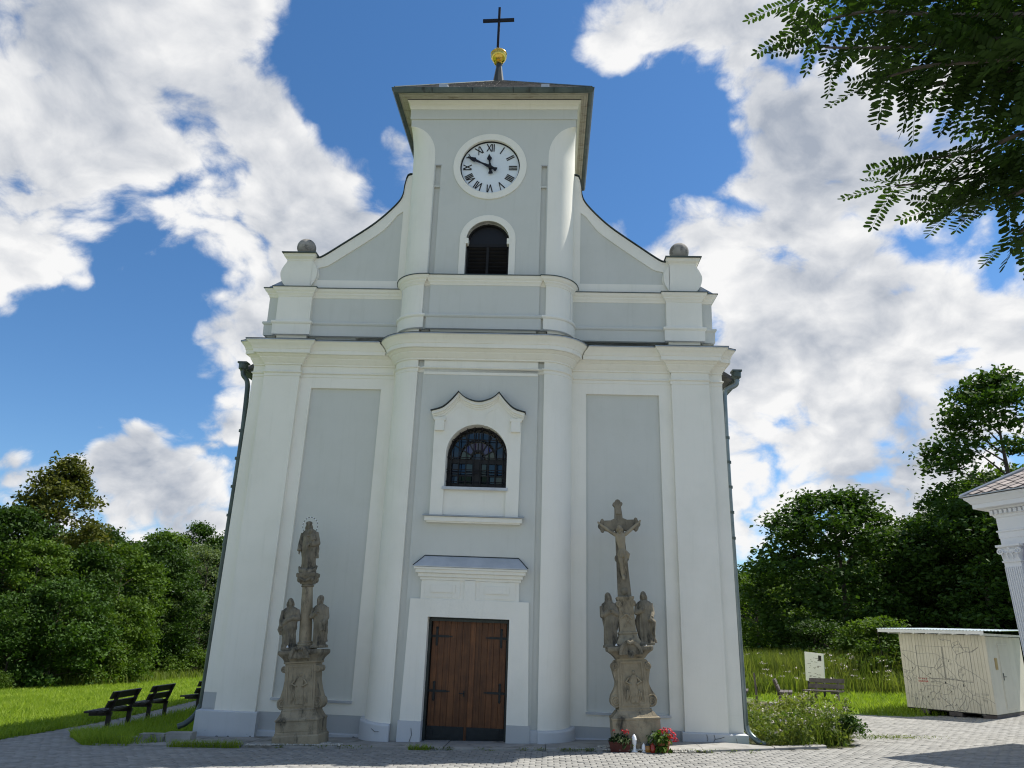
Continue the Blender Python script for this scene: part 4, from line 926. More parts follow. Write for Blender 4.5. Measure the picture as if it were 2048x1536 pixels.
def marian_column():
    g = thing('stone_column_shrine', 'weathered sandstone column topped by a crowned madonna with a ring halo', 'monument', (-3.19,-.91,.03), (0, rad(-3.0), 0)); g.scale = (.87, .87, 1)
    B = lambda mb, n, m='stone', sm=None: mb.build(n, m, g, sm)
    mb = MB(); mb.stack([(1.02,.84,-.1),(1.02,.84,.16),(.98,.80,.185)]); B(mb, 'foundation_block')
    mb = MB(); mb.stack([(.95,.77,.17),(.95,.77,.22),(.93,.75,.23),(.93,.75,.42),(.96,.78,.43),(.96,.78,.455),(.90,.72,.475),(.84,.66,.52),(.78,.60,.575),(.76,.58,.60)]); mb.box(-.36,.36,-.385,-.36,.25,.40); B(mb, 'plinth')
    mb = MB(); mb.stack([(.76,.58,.595),(.77,.59,.62),(.70,.52,.64),(.70,.52,1.46),(.76,.58,1.47),(.76,.58,1.50)])
    mb.plate([(-.30,.68),(.30,.68),(.30,1.43),(-.30,1.43)], [[(-.27,.71),(.27,.71),(.27,1.40),(-.27,1.40)]], -.275, -.25); B(mb, 'pedestal')
    rl = relief(.62,.62); o = B(rl, 'relief', sm=60); o.location = (0,-.262,.72)
    for s in (-1, 1):
        mb = scroll(s*.40,.74,.115,-.22,.22,s); mb.plate([(s*.33,.62),(s*.47,.80),(s*.40,1.0),(s*.36,1.2),(s*.33,1.2)], [], -.20,.2); mb.merge(scroll(s*.385,1.36,.06,-.24,.2,-s)); B(mb, 'volute')
    mb = MB(); mb.stack([(.74,.56,1.49),(.76,.58,1.52),(.80,.62,1.56),(.88,.70,1.60),(.95,.77,1.63),(.98,.80,1.655),(.98,.80,1.70),(.94,.76,1.715)])
    hump = arc(0,1.50,.20,20,160,10); mb.plate([(x, z) for x, z in arc(0,1.56,.235,0,180,14)] + arc(0,1.56,.165,180,0,14), [], -.44, -.2); mb.plate(arc(0,1.56,.17,0,180,14), [], -.415, -.2)
    mb.ball((0,-.42,1.60), .06, 10, 8, (1,.5,1)); mb.ball((-.05,-.44,1.73), .035, 8, 6); mb.ball((.05,-.44,1.73), .035, 8, 6); B(mb, 'pedestal_cornice', 'stonedark')
    mb = MB(); mb.stack([(.44,.44,1.71),(.44,.44,1.77),(.38,.38,1.785)]); mb.lathe([(.19,1.78),(.20,1.81),(.17,1.835),(.175,1.86),(.145,1.885)], 24)
    mb.lathe([(.143,1.88),(.143,2.2),(.134,2.6),(.122,2.95)], 28); B(mb, 'column', sm=40)
    mb = MB(); mb.lathe([(.125,2.94),(.15,2.955),(.15,2.975),(.13,2.985),(.14,3.02)], 24); mb.stack([(.28,.28,3.0),(.34,.34,3.08),(.40,.40,3.13),(.44,.44,3.15),(.44,.44,3.21),(.40,.40,3.225)])
    for sx in (-1,1):
        for sy in (-1,1): mb.ball((sx*.15,sy*.17,3.09), .062, 12, 8, (1,.8,1))
    mb.tube([(-.16,-.2,3.12),(0,-.21,3.05),(.16,-.2,3.12)], .03, 8); B(mb, 'capital', 'stonedark', 50)
    fig_part('madonna', g, .0, -.02, 3.22, 1.10, .05, 'stonedark', label='crowned woman with child on her arm, standing on a crescent')
    fig_part('bearded', g, -.335, -.14, 1.73, .98, .2, 'stonedark', label='bearded robed figure with mantle gathered at the hip')
    fig_part('book', g, .37, -.14, 1.75, .98, -.15, 'stonedark', label='robed figure holding a tablet, hand on breast')
    mb = MB(); R0 = .185; c = Vector((-.015,.03,4.21))
    mb.tube([tuple(c + Vector((R0*math.cos(a),0,R0*math.sin(a)))) for a in np.linspace(rad(-50),rad(230),40)], .006, 6)
    hal = B(mb, 'halo', 'iron')
    for i in range(13):
        a = rad(-40 + 260*i/12); q = MB(); p = c + Vector((R0*math.cos(a),-.006,R0*math.sin(a))); q.ball(tuple(p), .0135, 8, 6); q.build('halo_star', 'wax', hal)
marian_column()
def crucifix_shrine():
    g = thing('stone_crucifix', 'tall sandstone crucifix on a scrolled pedestal flanked by two mourners', 'monument', (3.28,-.90,.03), (0, rad(-2.0), 0)); g.scale = (.86, .86, 1)
    B = lambda mb, n, m='stone', sm=None: mb.build(n, m, g, sm)
    mb = MB(); mb.stack([(1.10,.88,-.1),(1.10,.88,.10),(1.06,.84,.12),(1.04,.80,.13),(1.04,.80,.50),(1.06,.82,.51),(1.06,.82,.54),(.98,.74,.555),(.86,.62,.62),(.76,.54,.66),(.76,.54,.685)]); B(mb, 'plinth')
    mb = MB(); mb.stack([(.70,.52,.68),(.68,.50,.70),(.66,.48,1.0),(.62,.46,1.58),(.64,.48,1.60)])
    mb.plate([(-.27,.74),(.27,.74),(.25,1.54),(-.25,1.54)], [[(-.24,.77),(.24,.77),(.22,1.51),(-.22,1.51)]], -.262, -.22); B(mb, 'pedestal')
    rl = relief(.60,.62,1); o = B(rl, 'relief', sm=60); o.location = (0.02,-.25,.80)
    for s in (-1, 1):
        mb = scroll(s*.40,.83,.115,-.22,.22,s)
        prof = smooth_curve([(.30,.70),(.46,.74),(.50,.90),(.42,1.02),(.37,1.15),(.40,1.30),(.43,1.45),(.36,1.56),(.30,1.57)], 4); mb.plate([(x*s, z) for x, z in prof], [], -.20, .2); mb.merge(scroll(s*.375,1.45,.07,-.23,.2,-s)); B(mb, 'volute')
    mb = MB(); mb.stack([(.66,.50,1.59),(.70,.54,1.62),(.80,.62,1.67),(.92,.72,1.71),(1.0,.80,1.73),(1.02,.82,1.76),(1.02,.82,1.80),(.98,.78,1.815)])
    mb.plate(arc(0,1.66,.27,0,180,14) + arc(0,1.66,.20,180,0,14), [], -.45, -.2); mb.plate(arc(0,1.66,.205,0,180,14), [], -.42, -.2); mb.ball((0,-.43,1.66), .07, 10, 8, (1,.4,1)); mb.tube([(-.07,-.46,1.90),(0,-.48,1.87),(.07,-.46,1.90)], .035, 8); B(mb, 'pedestal_cornice', 'stonedark')
    mb = MB(); mb.stack([(.64,.46,1.81),(.60,.44,1.86),(.50,.40,1.94),(.42,.34,2.0),(.40,.32,2.04),(.44,.36,2.05),(.44,.36,2.08),(.37,.31,2.09),(.345,.29,2.62),(.345,.29,2.66),(.40,.34,2.72),(.41,.35,2.75),(.36,.30,2.765)])
    for s in (-1,1): mb.merge(scroll(s*.165,2.62,.06,-.17,.15,s))
    mb.tube([(-.12,-.16,2.5),(.1,-.165,2.2)], .012, 6); mb.tube([(.11,-.16,2.45),(-.08,-.165,2.16)], .012, 6); mb.tube([(-.13,-.155,2.35),(0,-.17,2.42),(.12,-.155,2.32)], .02, 6); B(mb, 'shaft')
    mb = MB()
    arm_t, arm_b = 4.30, 4.10
    out = [(.155,2.76),(.10,4.10),(.18,4.07),(.36,arm_b)] + arc(.40,4.12,.055,250,360,5) + arc(.455,4.20,.055,-70,70,5) + arc(.40,4.29,.05,0,110,5) + [(.36,arm_t),(.20,4.30),(.095,4.34),(.075,4.58)] + arc(.085,4.64,.035,-70,90,5) + arc(0,4.66,.075,20,160,8) + arc(-.085,4.64,.035,90,250,5)
    out = out + [(-.075,4.58),(-.095,4.34),(-.20,4.30),(-.36,arm_t)] + arc(-.40,4.29,.05,70,180,5) + arc(-.455,4.20,.055,110,250,5) + arc(-.40,4.12,.055,180,290,5) + [(-.36,arm_b),(-.18,4.07),(-.10,4.10),(-.155,2.76)]
    out2 = []
    for p in out:
        if not out2 or math.hypot(p[0]-out2[-1][0], p[1]-out2[-1][1]) > 1e-4: out2.append(p)
    mb.plate(out2, [], -.09, .07); mb.ball((0,-.09,2.86), .085, 12, 8, (1,.5,.8)); mb.box(-.06,.06,-.115,-.08,4.42,4.52)
    for s in (-1,1): mb.ball((s*.12,-.02,3.52), .05, 10, 8, (1,1,1.4))
    B(mb, 'cross', 'stonedark')
    me = figure_christ(); me.materials.clear(); me.materials.append(MT['stone']); o = obj('crucified_figure', me, g); o.location = (0,-.04,3.13); o.scale = (1.14,1.14,1.03)
    fig_part('veiled', g, -.40, -.12, 1.81, 1.02, .1, 'stonedark', label='veiled mourning woman with hands on her breast')
    fig_part('youth', g, .42, -.12, 1.83, 1.0, -.1, 'stonedark', label='young robed mourner gathering his mantle')
    return g
crucifix_shrine()
def tealight(x, y, z, label):
    mb = MB(); mb.lathe([(.020,0),(.022,.004),(.022,.016),(.012,.022),(.008,.035),(.002,.04)], 10); o = mb.build('tealight', 'wax'); o.location = (x, y, z); tag(o, label, 'candle', 'tealights on the stone ledges')
tealight(-3.54,-1.215,1.785, 'tiny white tealight on the ledge by the bearded statue')
tealight(2.95,-1.22,1.85, 'tiny white tealight on the ledge below the veiled statue')
tealight(3.53,-1.22,1.83, 'tiny white tealight on the ledge below the young mourner')
# ------------------------------------------------------------------ pots and grave lights before the crucifix
def leaf_blob(mb, c, r, n, size, sq=.8, seed=0):
    rr = random.Random(seed)
    for _ in range(n):
        v = Vector((rr.gauss(0,1), rr.gauss(0,1), abs(rr.gauss(0,1))*.9)).normalized() * r * rr.uniform(.4,1); v.z *= sq
        p = Vector(c) + v; d = (v + Vector((rr.uniform(-.3,.3),)*3)).normalized(); s = d.cross(Vector((0,0,1))).normalized(); L = size*rr.uniform(.7,1.2)
        dn = Vector((0,0,-.35*L))
        mb.add([p, p + d*L*.5 + s*L*.32, p + d*L + dn, p + d*L*.5 - s*L*.32], [(0,1,2),(0,2,3)])
def petals(mb, c, r, n, seed=0):
    rr = random.Random(seed)
    for _ in range(n):
        v = Vector((rr.gauss(0,1), rr.gauss(0,1)-.3, rr.gauss(.4,.8))).normalized(); p = Vector(c) + v*r
        for k in range(4):
            a = 2*math.pi*k/4 + rr.random(); t = v.orthogonal().normalized(); b = v.cross(t); d = t*math.cos(a) + b*math.sin(a); q = v.cross(d)
            mb.add([p, p + d*.009 + q*.007 + v*.003, p + d*.016 + v*.005, p + d*.009 - q*.007 + v*.003], [(0,1,2),(0,2,3)])
def flower_pots():
    g = thing('flower_pot', 'dark flower trough with red blooms and pale leaves left of the grave lights', 'flower pot', (2.93,-1.30,.0))
    mb = MB(); mb.stack([(.34,.13,.0),(.38,.16,.15),(.40,.18,.155),(.40,.18,.175),(.36,.14,.17),(.34,.12,.14)], 0, 0); mb.build('trough', 'pot', g)
    mb = MB(); leaf_blob(mb, (0,0,.19), .17, 120, .085, .7, 1); mb.build('foliage', 'leaf_dark', g)
    mb = MB(); leaf_blob(mb, (.10,-.03,.20), .10, 26, .09, .7, 2); leaf_blob(mb, (.13,-.08,.12), .08, 10, .09, .5, 5); mb.build('pale_leaves', 'leaf_d', g)
    for c, r, n in (((.13,-.04,.33),.045,22),((.07,.0,.35),.03,10),((-.10,-.02,.35),.025,7)):
        mb = MB(); petals(mb, c, r, n, int(r*1e4)); mb.build('bloom', 'petal', g)
    g = thing('flower_pot', 'clay flower pot with a large cluster of red begonias, right of the grave lights', 'flower pot', (3.74,-1.32,.0))
    mb = MB(); mb.lathe([(.08,0),(.115,.15),(.125,.15),(.125,.18),(.105,.18),(.10,.14)], 20); mb.build('pot', 'terracotta', g, 40)
    mb = MB(); leaf_blob(mb, (-.06,0,.20), .20, 120, .11, .8, 3); leaf_blob(mb, (.0,-.1,.08), .12, 24, .12, .6, 6); mb.build('foliage', 'leaf_b', g)
    mb = MB(); leaf_blob(mb, (-.18,-.02,.26), .10, 22, .12, .9, 4); mb.build('pale_leaves', 'leaf_d', g)
    for i, (c, r, n) in enumerate((((.02,-.05,.42),.06,34),((.10,-.04,.40),.07,44),((.17,-.02,.33),.065,40),((.21,-.03,.24),.05,26),((-.04,-.04,.40),.05,22),((.09,-.10,.32),.05,24))):
        mb = MB(); petals(mb, (c[0], c[1], c[2]*.86), r, n, 50+i); mb.build('bloom', 'petal', g)
flower_pots()
def grave_light(name, label, x, y, h, m, shape):
    mb = MB(); mb.lathe([(r*h, z*h) for r, z in shape[0]], 18); o = mb.build(name, m, None, 40); o.location = (x, y, .003)
    tag(o, label, 'grave light', 'grave lights before the crucifix')
    if len(shape) > 1:
        l = MB(); l.lathe([(r*h, z*h) for r, z in shape[1]], 18); l.build('lid', shape[2], o, 40)
tall = ([(.19,0),(.20,.03),(.12,.12),(.085,.25),(.10,.38),(.15,.55),(.145,.66)], [(.165,.655),(.175,.67),(.16,.72),(.13,.85),(.07,.95),(.03,.985),(.035,1.0)], 'wax')
small = ([(.24,0),(.27,.05),(.27,.55),(.22,.62)], [(.25,.62),(.25,.68),(.14,.85),(.06,.92),(.05,1.0)], 'wax')
grave_light('grave_light', 'tall white vase shaped grave light next to the dark trough', 3.20, -1.32, .30, 'wax', tall)
grave_light('grave_light', 'tall white vase shaped grave light behind the red glass one', 3.545, -1.27, .31, 'wax', tall)
grave_light('grave_light', 'short white grave light between the tall one and the amber glass', 3.37, -1.33, .15, 'wax', small)
grave_light('grave_light', 'amber glass grave light with dark lid', 3.44, -1.36, .18, 'amber', (small[0], small[1], 'darkmetal'))
grave_light('grave_light', 'red glass grave light with red lid', 3.525, -1.39, .17, 'redglass', (small[0], small[1], 'redglass'))
def gravel():
    def patch(name, boxes, n):
        V, F = [], []; base = MB(); base.ball((0,0,0), 1, 6, 4); bv = np.array(base.v)
        quads = [f for f in base.f if len(f) == 4]
        for i in range(n):
            x0, x1, y0, y1, z = boxes[i % len(boxes)]
            s = RNG.uniform(.010, .024); sc = np.array([s*RNG.uniform(.8,1.4), s*RNG.uniform(.8,1.3), s*.7]); a = RNG.uniform(0, 6.28)
            p = bv * sc; p = np.stack([p[:,0]*math.cos(a)-p[:,1]*math.sin(a), p[:,0]*math.sin(a)+p[:,1]*math.cos(a), p[:,2]], -1) + [RNG.uniform(x0,x1), RNG.uniform(y0,y1), z + s*.4]
            o = len(V)*len(bv); V.append(p); F += [[k+o for k in f] for f in quads]
        tag(obj(name, np_mesh(name, np.concatenate(V), np.array(F), 'gravel')), kind='stuff')
    patch('gravel', [(-4.1,-3.6,-1.42,-1.25,.045),(-3.75,-2.6,-1.34,-1.27,.05),(-2.72,-2.30,-1.33,-1.12,.05),(-2.74,-2.55,-1.3,-.9,.05)], 420)
    patch('gravel', [(3.85,4.55,-1.36,-1.12,.03),(3.9,4.3,-1.42,-1.2,.01),(2.6,3.9,-1.36,-1.29,.03),(2.55,2.85,-1.2,-1.0,.05)], 560)
gravel()
# ------------------------------------------------------------------ benches
def bench(name, label, loc, rz, m, group, L=1.85):
    g = thing(name, label, 'bench', loc, (0,0,rz), group)
    # local: sitter faces -x; long side along y
    for y in (-L/2+.28, L/2-.28):
        mb = MB(); mb.obox((.02,y,.19),(.045,0,0),(0,.035,0),(0,0,.21)); mb.obox((-.16,y,.375),(.24,0,0),(0,.035,0),(0,0,.035)); mb.build('leg', m, g)
        mb = MB(); mb.obox((.085,y,.60),(.035,0,.0),(0,.035,0),(.085,0,.24)); mb.build('back_post', m, g)
    for k in range(3):
        mb = MB(); x = -.36 + .145*k; mb.obox((x,0,.43),(.062,0,.004*k),(0,L/2,0),(0,0,.022)); mb.build('seat_slat', m, g)
    for k in range(2):
        mb = MB(); z = .58 + .19*k; mb.obox((.035+.067*k,0,z),(.018,0,-.006),(0,L/2-.02,0),(.027,0,.072)); mb.build('back_slat', m, g)
    return g
BG = 'dark benches beside the path left of the church'
bench('park_bench', 'front black timber bench on the grass verge, nearest to the church corner', (-8.32,1.68,0), rad(10), 'bench', BG)
bench('park_bench', 'middle black timber bench on the verge, between the front and far ones', (-8.80,4.40,0), rad(9), 'bench', BG)
bench('park_bench', 'farthest black timber bench, half hidden behind the church downpipe', (-8.85,7.7,0), rad(-4), 'bench', BG)
BR = 'weathered benches right of the church'
bench('park_bench', 'grey weathered bench end on behind the weeds right of the church', (9.85,12.4,0), rad(163), 'greybench', BR, 1.7)
bench('park_bench', 'grey weathered bench directly in front of the white notice board', (11.75,13.2,0), rad(42), 'greybench', BR, 1.4)
bench('park_bench', 'weathered bench partly cut off by the right hand downpipe', (8.5,13.2,0), rad(165), 'greybench', BR, 1.6)
def notice_board():
    g = thing('notice_board', 'white notice board on two black posts behind a bench', 'notice board', (11.95,14.9,0), (0, rad(5), rad(-58)))
    for s in (-1,1):
        mb = MB(); mb.box(s*.36-.03,s*.36+.03,-.03,.03,-.1,1.66); mb.build('post', 'black', g)
    mb = MB(); mb.box(-.44,.44,-.06,-.03,.68,1.74); pn = mb.build('panel', 'kioskwhite', g)
    mb = MB(); rr = random.Random(4)
    for k in range(26):
        x = rr.uniform(-.34,.2); z = rr.uniform(.78,1.62); mb.box(x, x+rr.uniform(.04,.16), -.064,-.0605, z, z+.018)
    mb.build('print', 'print', pn)
    mb = MB(); mb.box(.20,.34,-.064,-.0605,1.46,1.66); mb.build('emblem', 'printdark', pn)
notice_board()
mb = MB(); mb.tube([(0,0,-.1),(.02,0,.5),(.0,0,1.05)], [.045,.04,.03], 8); o = mb.build('stake', 'greybench'); o.location = (8.95,12.2,0); tag(o, 'grey wooden stake standing in the weeds by the benches', 'stake')
# ------------------------------------------------------------------ kiosk
def kiosk():
    A = Vector((14.25,6.87,0)); dx = Vector((.70,-.71,0)).normalized(); ang = math.atan2(dx.y, dx.x)
    # local frame: origin at the near front corner; -x along the map wall, +y to the back
    g = thing('kiosk', 'cream boarded kiosk printed with a road map under a low sloping roof', 'kiosk', tuple(A), (0, rad(2.2), ang))
    W, D, H = 2.40, 3.2, 2.24; zb = .11
    sk = MB(); sk.box(-W+.06,-.06,.004,D-.05,zb,H-.02); sk.build('carcass', 'kiosk', g)
    n = 26
    for k in range(n):
        x0, x1 = -W + W*k/n, -W + W*(k+1)/n - .004; mb = MB()
        mb.rings([[(x0,.05,z),(x0+.004,-.006,z),(x1-.004,-.006,z),(x1,.05,z)] for z in (zb, H)]); mb.build('plank', 'kiosk', g)
    n = 12
    for k in range(n):
        y0, y1 = .0 + D*k/n, D*(k+1)/n - .002; mb = MB(); mb.box(-.05,.004,y0+.002,y1,zb,H-.03); mb.build('side_panel', 'kiosk', g)
    mb = MB(); mb.box(-W-.01,-W+.05,0,D,zb,H); mb.build('end_wall', 'kiosk', g)
    d = MB(); d.box(-.01,.022,.95,1.75,.22,1.98); dr = d.build('door', 'kiosk', g)
    q = MB(); q.plate([(.90,.20),(1.80,.20),(1.80,2.02),(.90,2.02)], [[(.945,.24),(1.755,.24),(1.755,1.985),(.945,1.985)]], -.01, .014, axis='x'); q.build('door_frame', 'kiosk', g)
    q = MB(); q.tube([(.022,1.04,1.10),(.06,1.04,1.10),(.06,1.16,1.10)], .010, 6); q.box(.02,.027,1.0,1.07,1.0,1.2); q.build('handle', 'iron', dr)
    q = MB(); q.box(.0,.018,.50,.70,1.30,1.62); q.build('brown_plate', 'brass', g)
    # hatch outline: two shutters across the boards
    def fuv(u, v): return (-W + W*u, H - (H-zb)*v)
    for u0, u1 in ((.185,.495),(.503,.81)):
        q = MB(); x0, z1 = fuv(u0,.165); x1, z0 = fuv(u1,.60)
        for (a, b, c, e) in ((x0,x0+.009,z0,z1),(x1-.009,x1,z0,z1),(x0,x1,z0,z0+.007),(x0,x1,z1-.007,z1)): q.box(a,b,-.012,.0,c,e)
        q.build('shutter_edge', 'print', g)
    # printed map, traced as lines lying on the boards
    def uv(p):
        v = (p[1]-150)/1080.0; return fuv((p[0]-65-130*v)/(1300.0-2*v), v)
    lines = [[(690,215),(780,245)],[(740,215),(800,230),(870,240),(885,290),(900,350),(930,400),(955,430)],[(905,270),(985,240),(1065,375),(1140,400),(1210,360),(1270,315)],[(905,270),(925,310),(1000,280),(1060,370)],[(925,310),(900,345)],[(985,310),(1050,350)],
             [(955,435),(1060,395),(1180,390),(1270,320)],[(955,435),(930,520),(965,575),(1050,620),(1180,680),(1280,745),(1380,815)],[(110,405),(250,415),(360,440),(420,440),(520,430),(650,440),(720,480),(880,520)],[(120,455),(230,545),(340,625),(620,640),(760,770),(880,790),(1060,810),(1190,815)],
             [(340,625),(300,690),(200,700),(140,690)],[(300,690),(260,720),(300,760),(370,790)],[(360,640),(430,700),(500,760),(560,790),(800,790),(930,780),(1060,815)],[(500,760),(545,720),(560,650)],[(620,640),(700,495),(720,500),(770,590),(920,740),(940,780)],[(660,660),(740,570)],[(770,600),(650,660)],
             [(260,720),(210,740),(200,820),(250,890),(270,960),(255,1040),(265,1200)],[(215,770),(270,850)],[(205,830),(260,850)],[(290,760),(265,830),(265,930)],[(150,785),(200,820)],[(985,640),(970,720),(1050,830),(1100,920),(1170,980),(1165,1040),(1115,1100),(1100,1170),(1035,1240)],[(1170,985),(1370,1020),(1475,1080)],
             [(1165,1040),(1220,1070),(1260,1110),(1285,1230)],[(430,870),(475,910),(560,890),(700,900),(740,860),(800,850),(900,890),(960,895),(1040,980),(1150,1040)],[(475,910),(450,980),(420,1000),(370,990)],[(590,930),(600,970),(640,1010),(690,970),(705,920),(700,900)],[(590,930),(600,905)],[(800,870),(860,960),(830,1000),(760,1010),(700,1000)],[(690,970),(700,1040),(780,1100),(870,1160),(910,1240)],
             [(640,1010),(600,1080),(560,1110)],[(1040,985),(1000,1065),(920,1045),(870,1150)],[(1075,1010),(1050,1090),(970,1190)],[(430,1040),(490,1110),(560,1200),(590,1230)],[(440,1040),(430,1160),(480,1190),(485,1230)],[(540,1040),(550,1000),(600,980)],[(340,1020),(320,1090),(300,1215)],[(250,1070),(300,1080),(380,1110)],[(350,1080),(330,1215)],[(430,1060),(400,1210)],[(620,1050),(680,1080),(720,1140)],[(790,1060),(760,1090)],
             [(880,860),(900,930),(870,920)],[(930,900),(915,930)],[(980,840),(950,890)],[(540,780),(640,820),(560,840),(720,830)],[(560,850),(660,860),(740,840)],[(760,1190),(800,1160),(860,1150)],[(910,1160),(940,1130),(960,1180)],[(930,1215),(1040,1215)]]
    for w, grp in ((.014, lines[0::3]), (.011, lines[1::3]), (.009, lines[2::3])):
        q = MB()
        for L in grp:
            P = [uv(p) for p in L]
            for (x0, z0), (x1, z1) in zip(P[:-1], P[1:]):
                Lg = math.hypot(x1-x0, z1-z0)
                if Lg < 1e-4: continue
                dx_, dz_ = (x1-x0)/Lg, (z1-z0)/Lg; wx, wz = -dz_*w/2, dx_*w/2; y = -.0085
                q.add([(x0+wx,y,z0+wz),(x1+wx,y,z1+wz),(x1-wx,y,z1-wz),(x0-wx,y,z0-wz)], [(0,1,2,3)])
        tag(q.build('map_lines', 'print', g, recalc=False), kind='stuff')
    q = MB(); rr = random.Random(9)
    for (x, y, wd) in [(840,570,60),(990,640,40),(985,670,40),(1040,690,40),(1020,710,40),(950,380,55),(760,735,40),(850,750,30),(1040,600,50),(1000,625,40),(500,940,60),(800,930,40),(860,990,50),(1030,940,70),(1140,930,60),(1290,960,140),(1200,965,70),(1300,1030,60),(1320,1050,70),(1260,1100,55),(1290,1235,70),(150,715,60),(300,850,45),(300,795,30),(190,1020,45),(280,1040,30),(370,1030,60),(350,1170,40),(520,1150,60),(500,1060,40),(650,1075,70),(790,1095,40),(570,1080,60),(330,1090,40),(940,1195,100)]:
        for k in range(2):
            x0, z0 = uv((x, y+14*k)); q.box(x0, x0 + wd/1300*W*rr.uniform(.7,1), -.0095,-.0075, z0-.006, z0+.002)
    tag(q.build('map_names', 'print', g), kind='stuff')
    q = MB()
    for (x, y, s) in [(280,655,14),(558,725,14),(405,965,16),(835,530,14),(870,960,14),(780,838,22),(1047,862,22),(515,1055,14)]:
        x0, z0 = uv((x, y)); e = s/1300*W; q.add([(x0-e/2,-.0100,z0-e),(x0+e/2,-.0100,z0-e*.8),(x0+e*.3,-.0100,z0+e*.2),(x0-e*.2,-.0100,z0+e)], [(0,1,2,3)])
    q.build('map_symbols', 'printdark', g)
    for txt, px, py, size, sp in (('STARÁ', 372, 800, .062, 1.45), ('KARVINÁ', 372, 838, .066, 1.0)):
        cu = bpy.data.curves.new('t', 'FONT'); cu.body = txt; cu.size = size; cu.space_character = sp; cu.offset = .0012; to = bpy.data.objects.new('t', cu); COL.objects.link(to)
        dg = bpy.context.evaluated_depsgraph_get(); me = bpy.data.meshes.new_from_object(to.evaluated_get(dg)); bpy.data.objects.remove(to)
        me.materials.clear(); me.materials.append(MT['printred']); o = obj('lettering', me, g); x0, z0 = uv((px, py)); o.location = (x0, -.0105, z0 - .03); o.rotation_euler = (rad(90), 0, 0)
    # roof: boards, rafters, corrugated sheet
    for k in range(8):
        x = -W - .30 + (W+.55)*(k+.3)/8; q = MB(); q.box(x-.02,x+.02,-.30,D+.2,H-.01,H+.055); q.build('rafter', 'kioskwhite', g)
    q = MB(); q.box(-W-.50,.08,-.335,-.30,H+.02,H+.125); q.build('fascia', 'kioskwhite', g)
    q = MB(); q.box(-W-.50,-W-.46,-.30,D+.2,H+.02,H+.115); q.build('barge_board', 'kioskwhite', g)
    q = MB(); xs = np.linspace(-W-.52, .55, 130)
    q.rings([[(x, y, H+.075+.03*(y+.3)/D + .012*math.sin(x*60)+dz) for dz in (0,.004)] for x in xs for y in ()] or [[(xs[0],-.34,H+.13),(xs[0],D+.25,H+.20)]] and [[(x,-.36,H+.128+.011*math.sin(x*70)),(x,D+.25,H+.215+.011*math.sin(x*70)),(x,D+.25,H+.209+.011*math.sin(x*70)),(x,-.36,H+.122+.011*math.sin(x*70))] for x in xs]); q.build('roof_sheet', 'roofmetal', g)
    for k in range(3):
        q = MB(); x = -W+.25+.9*k; q.box(x, x+.35, .0, D, -.02, zb-.025); q.build('skid', 'greybench', g)
    q = MB(); q.box(-W-.0,.0,.02,D,zb-.03,zb+.002); q.build('floor_frame', 'black', g)
kiosk()
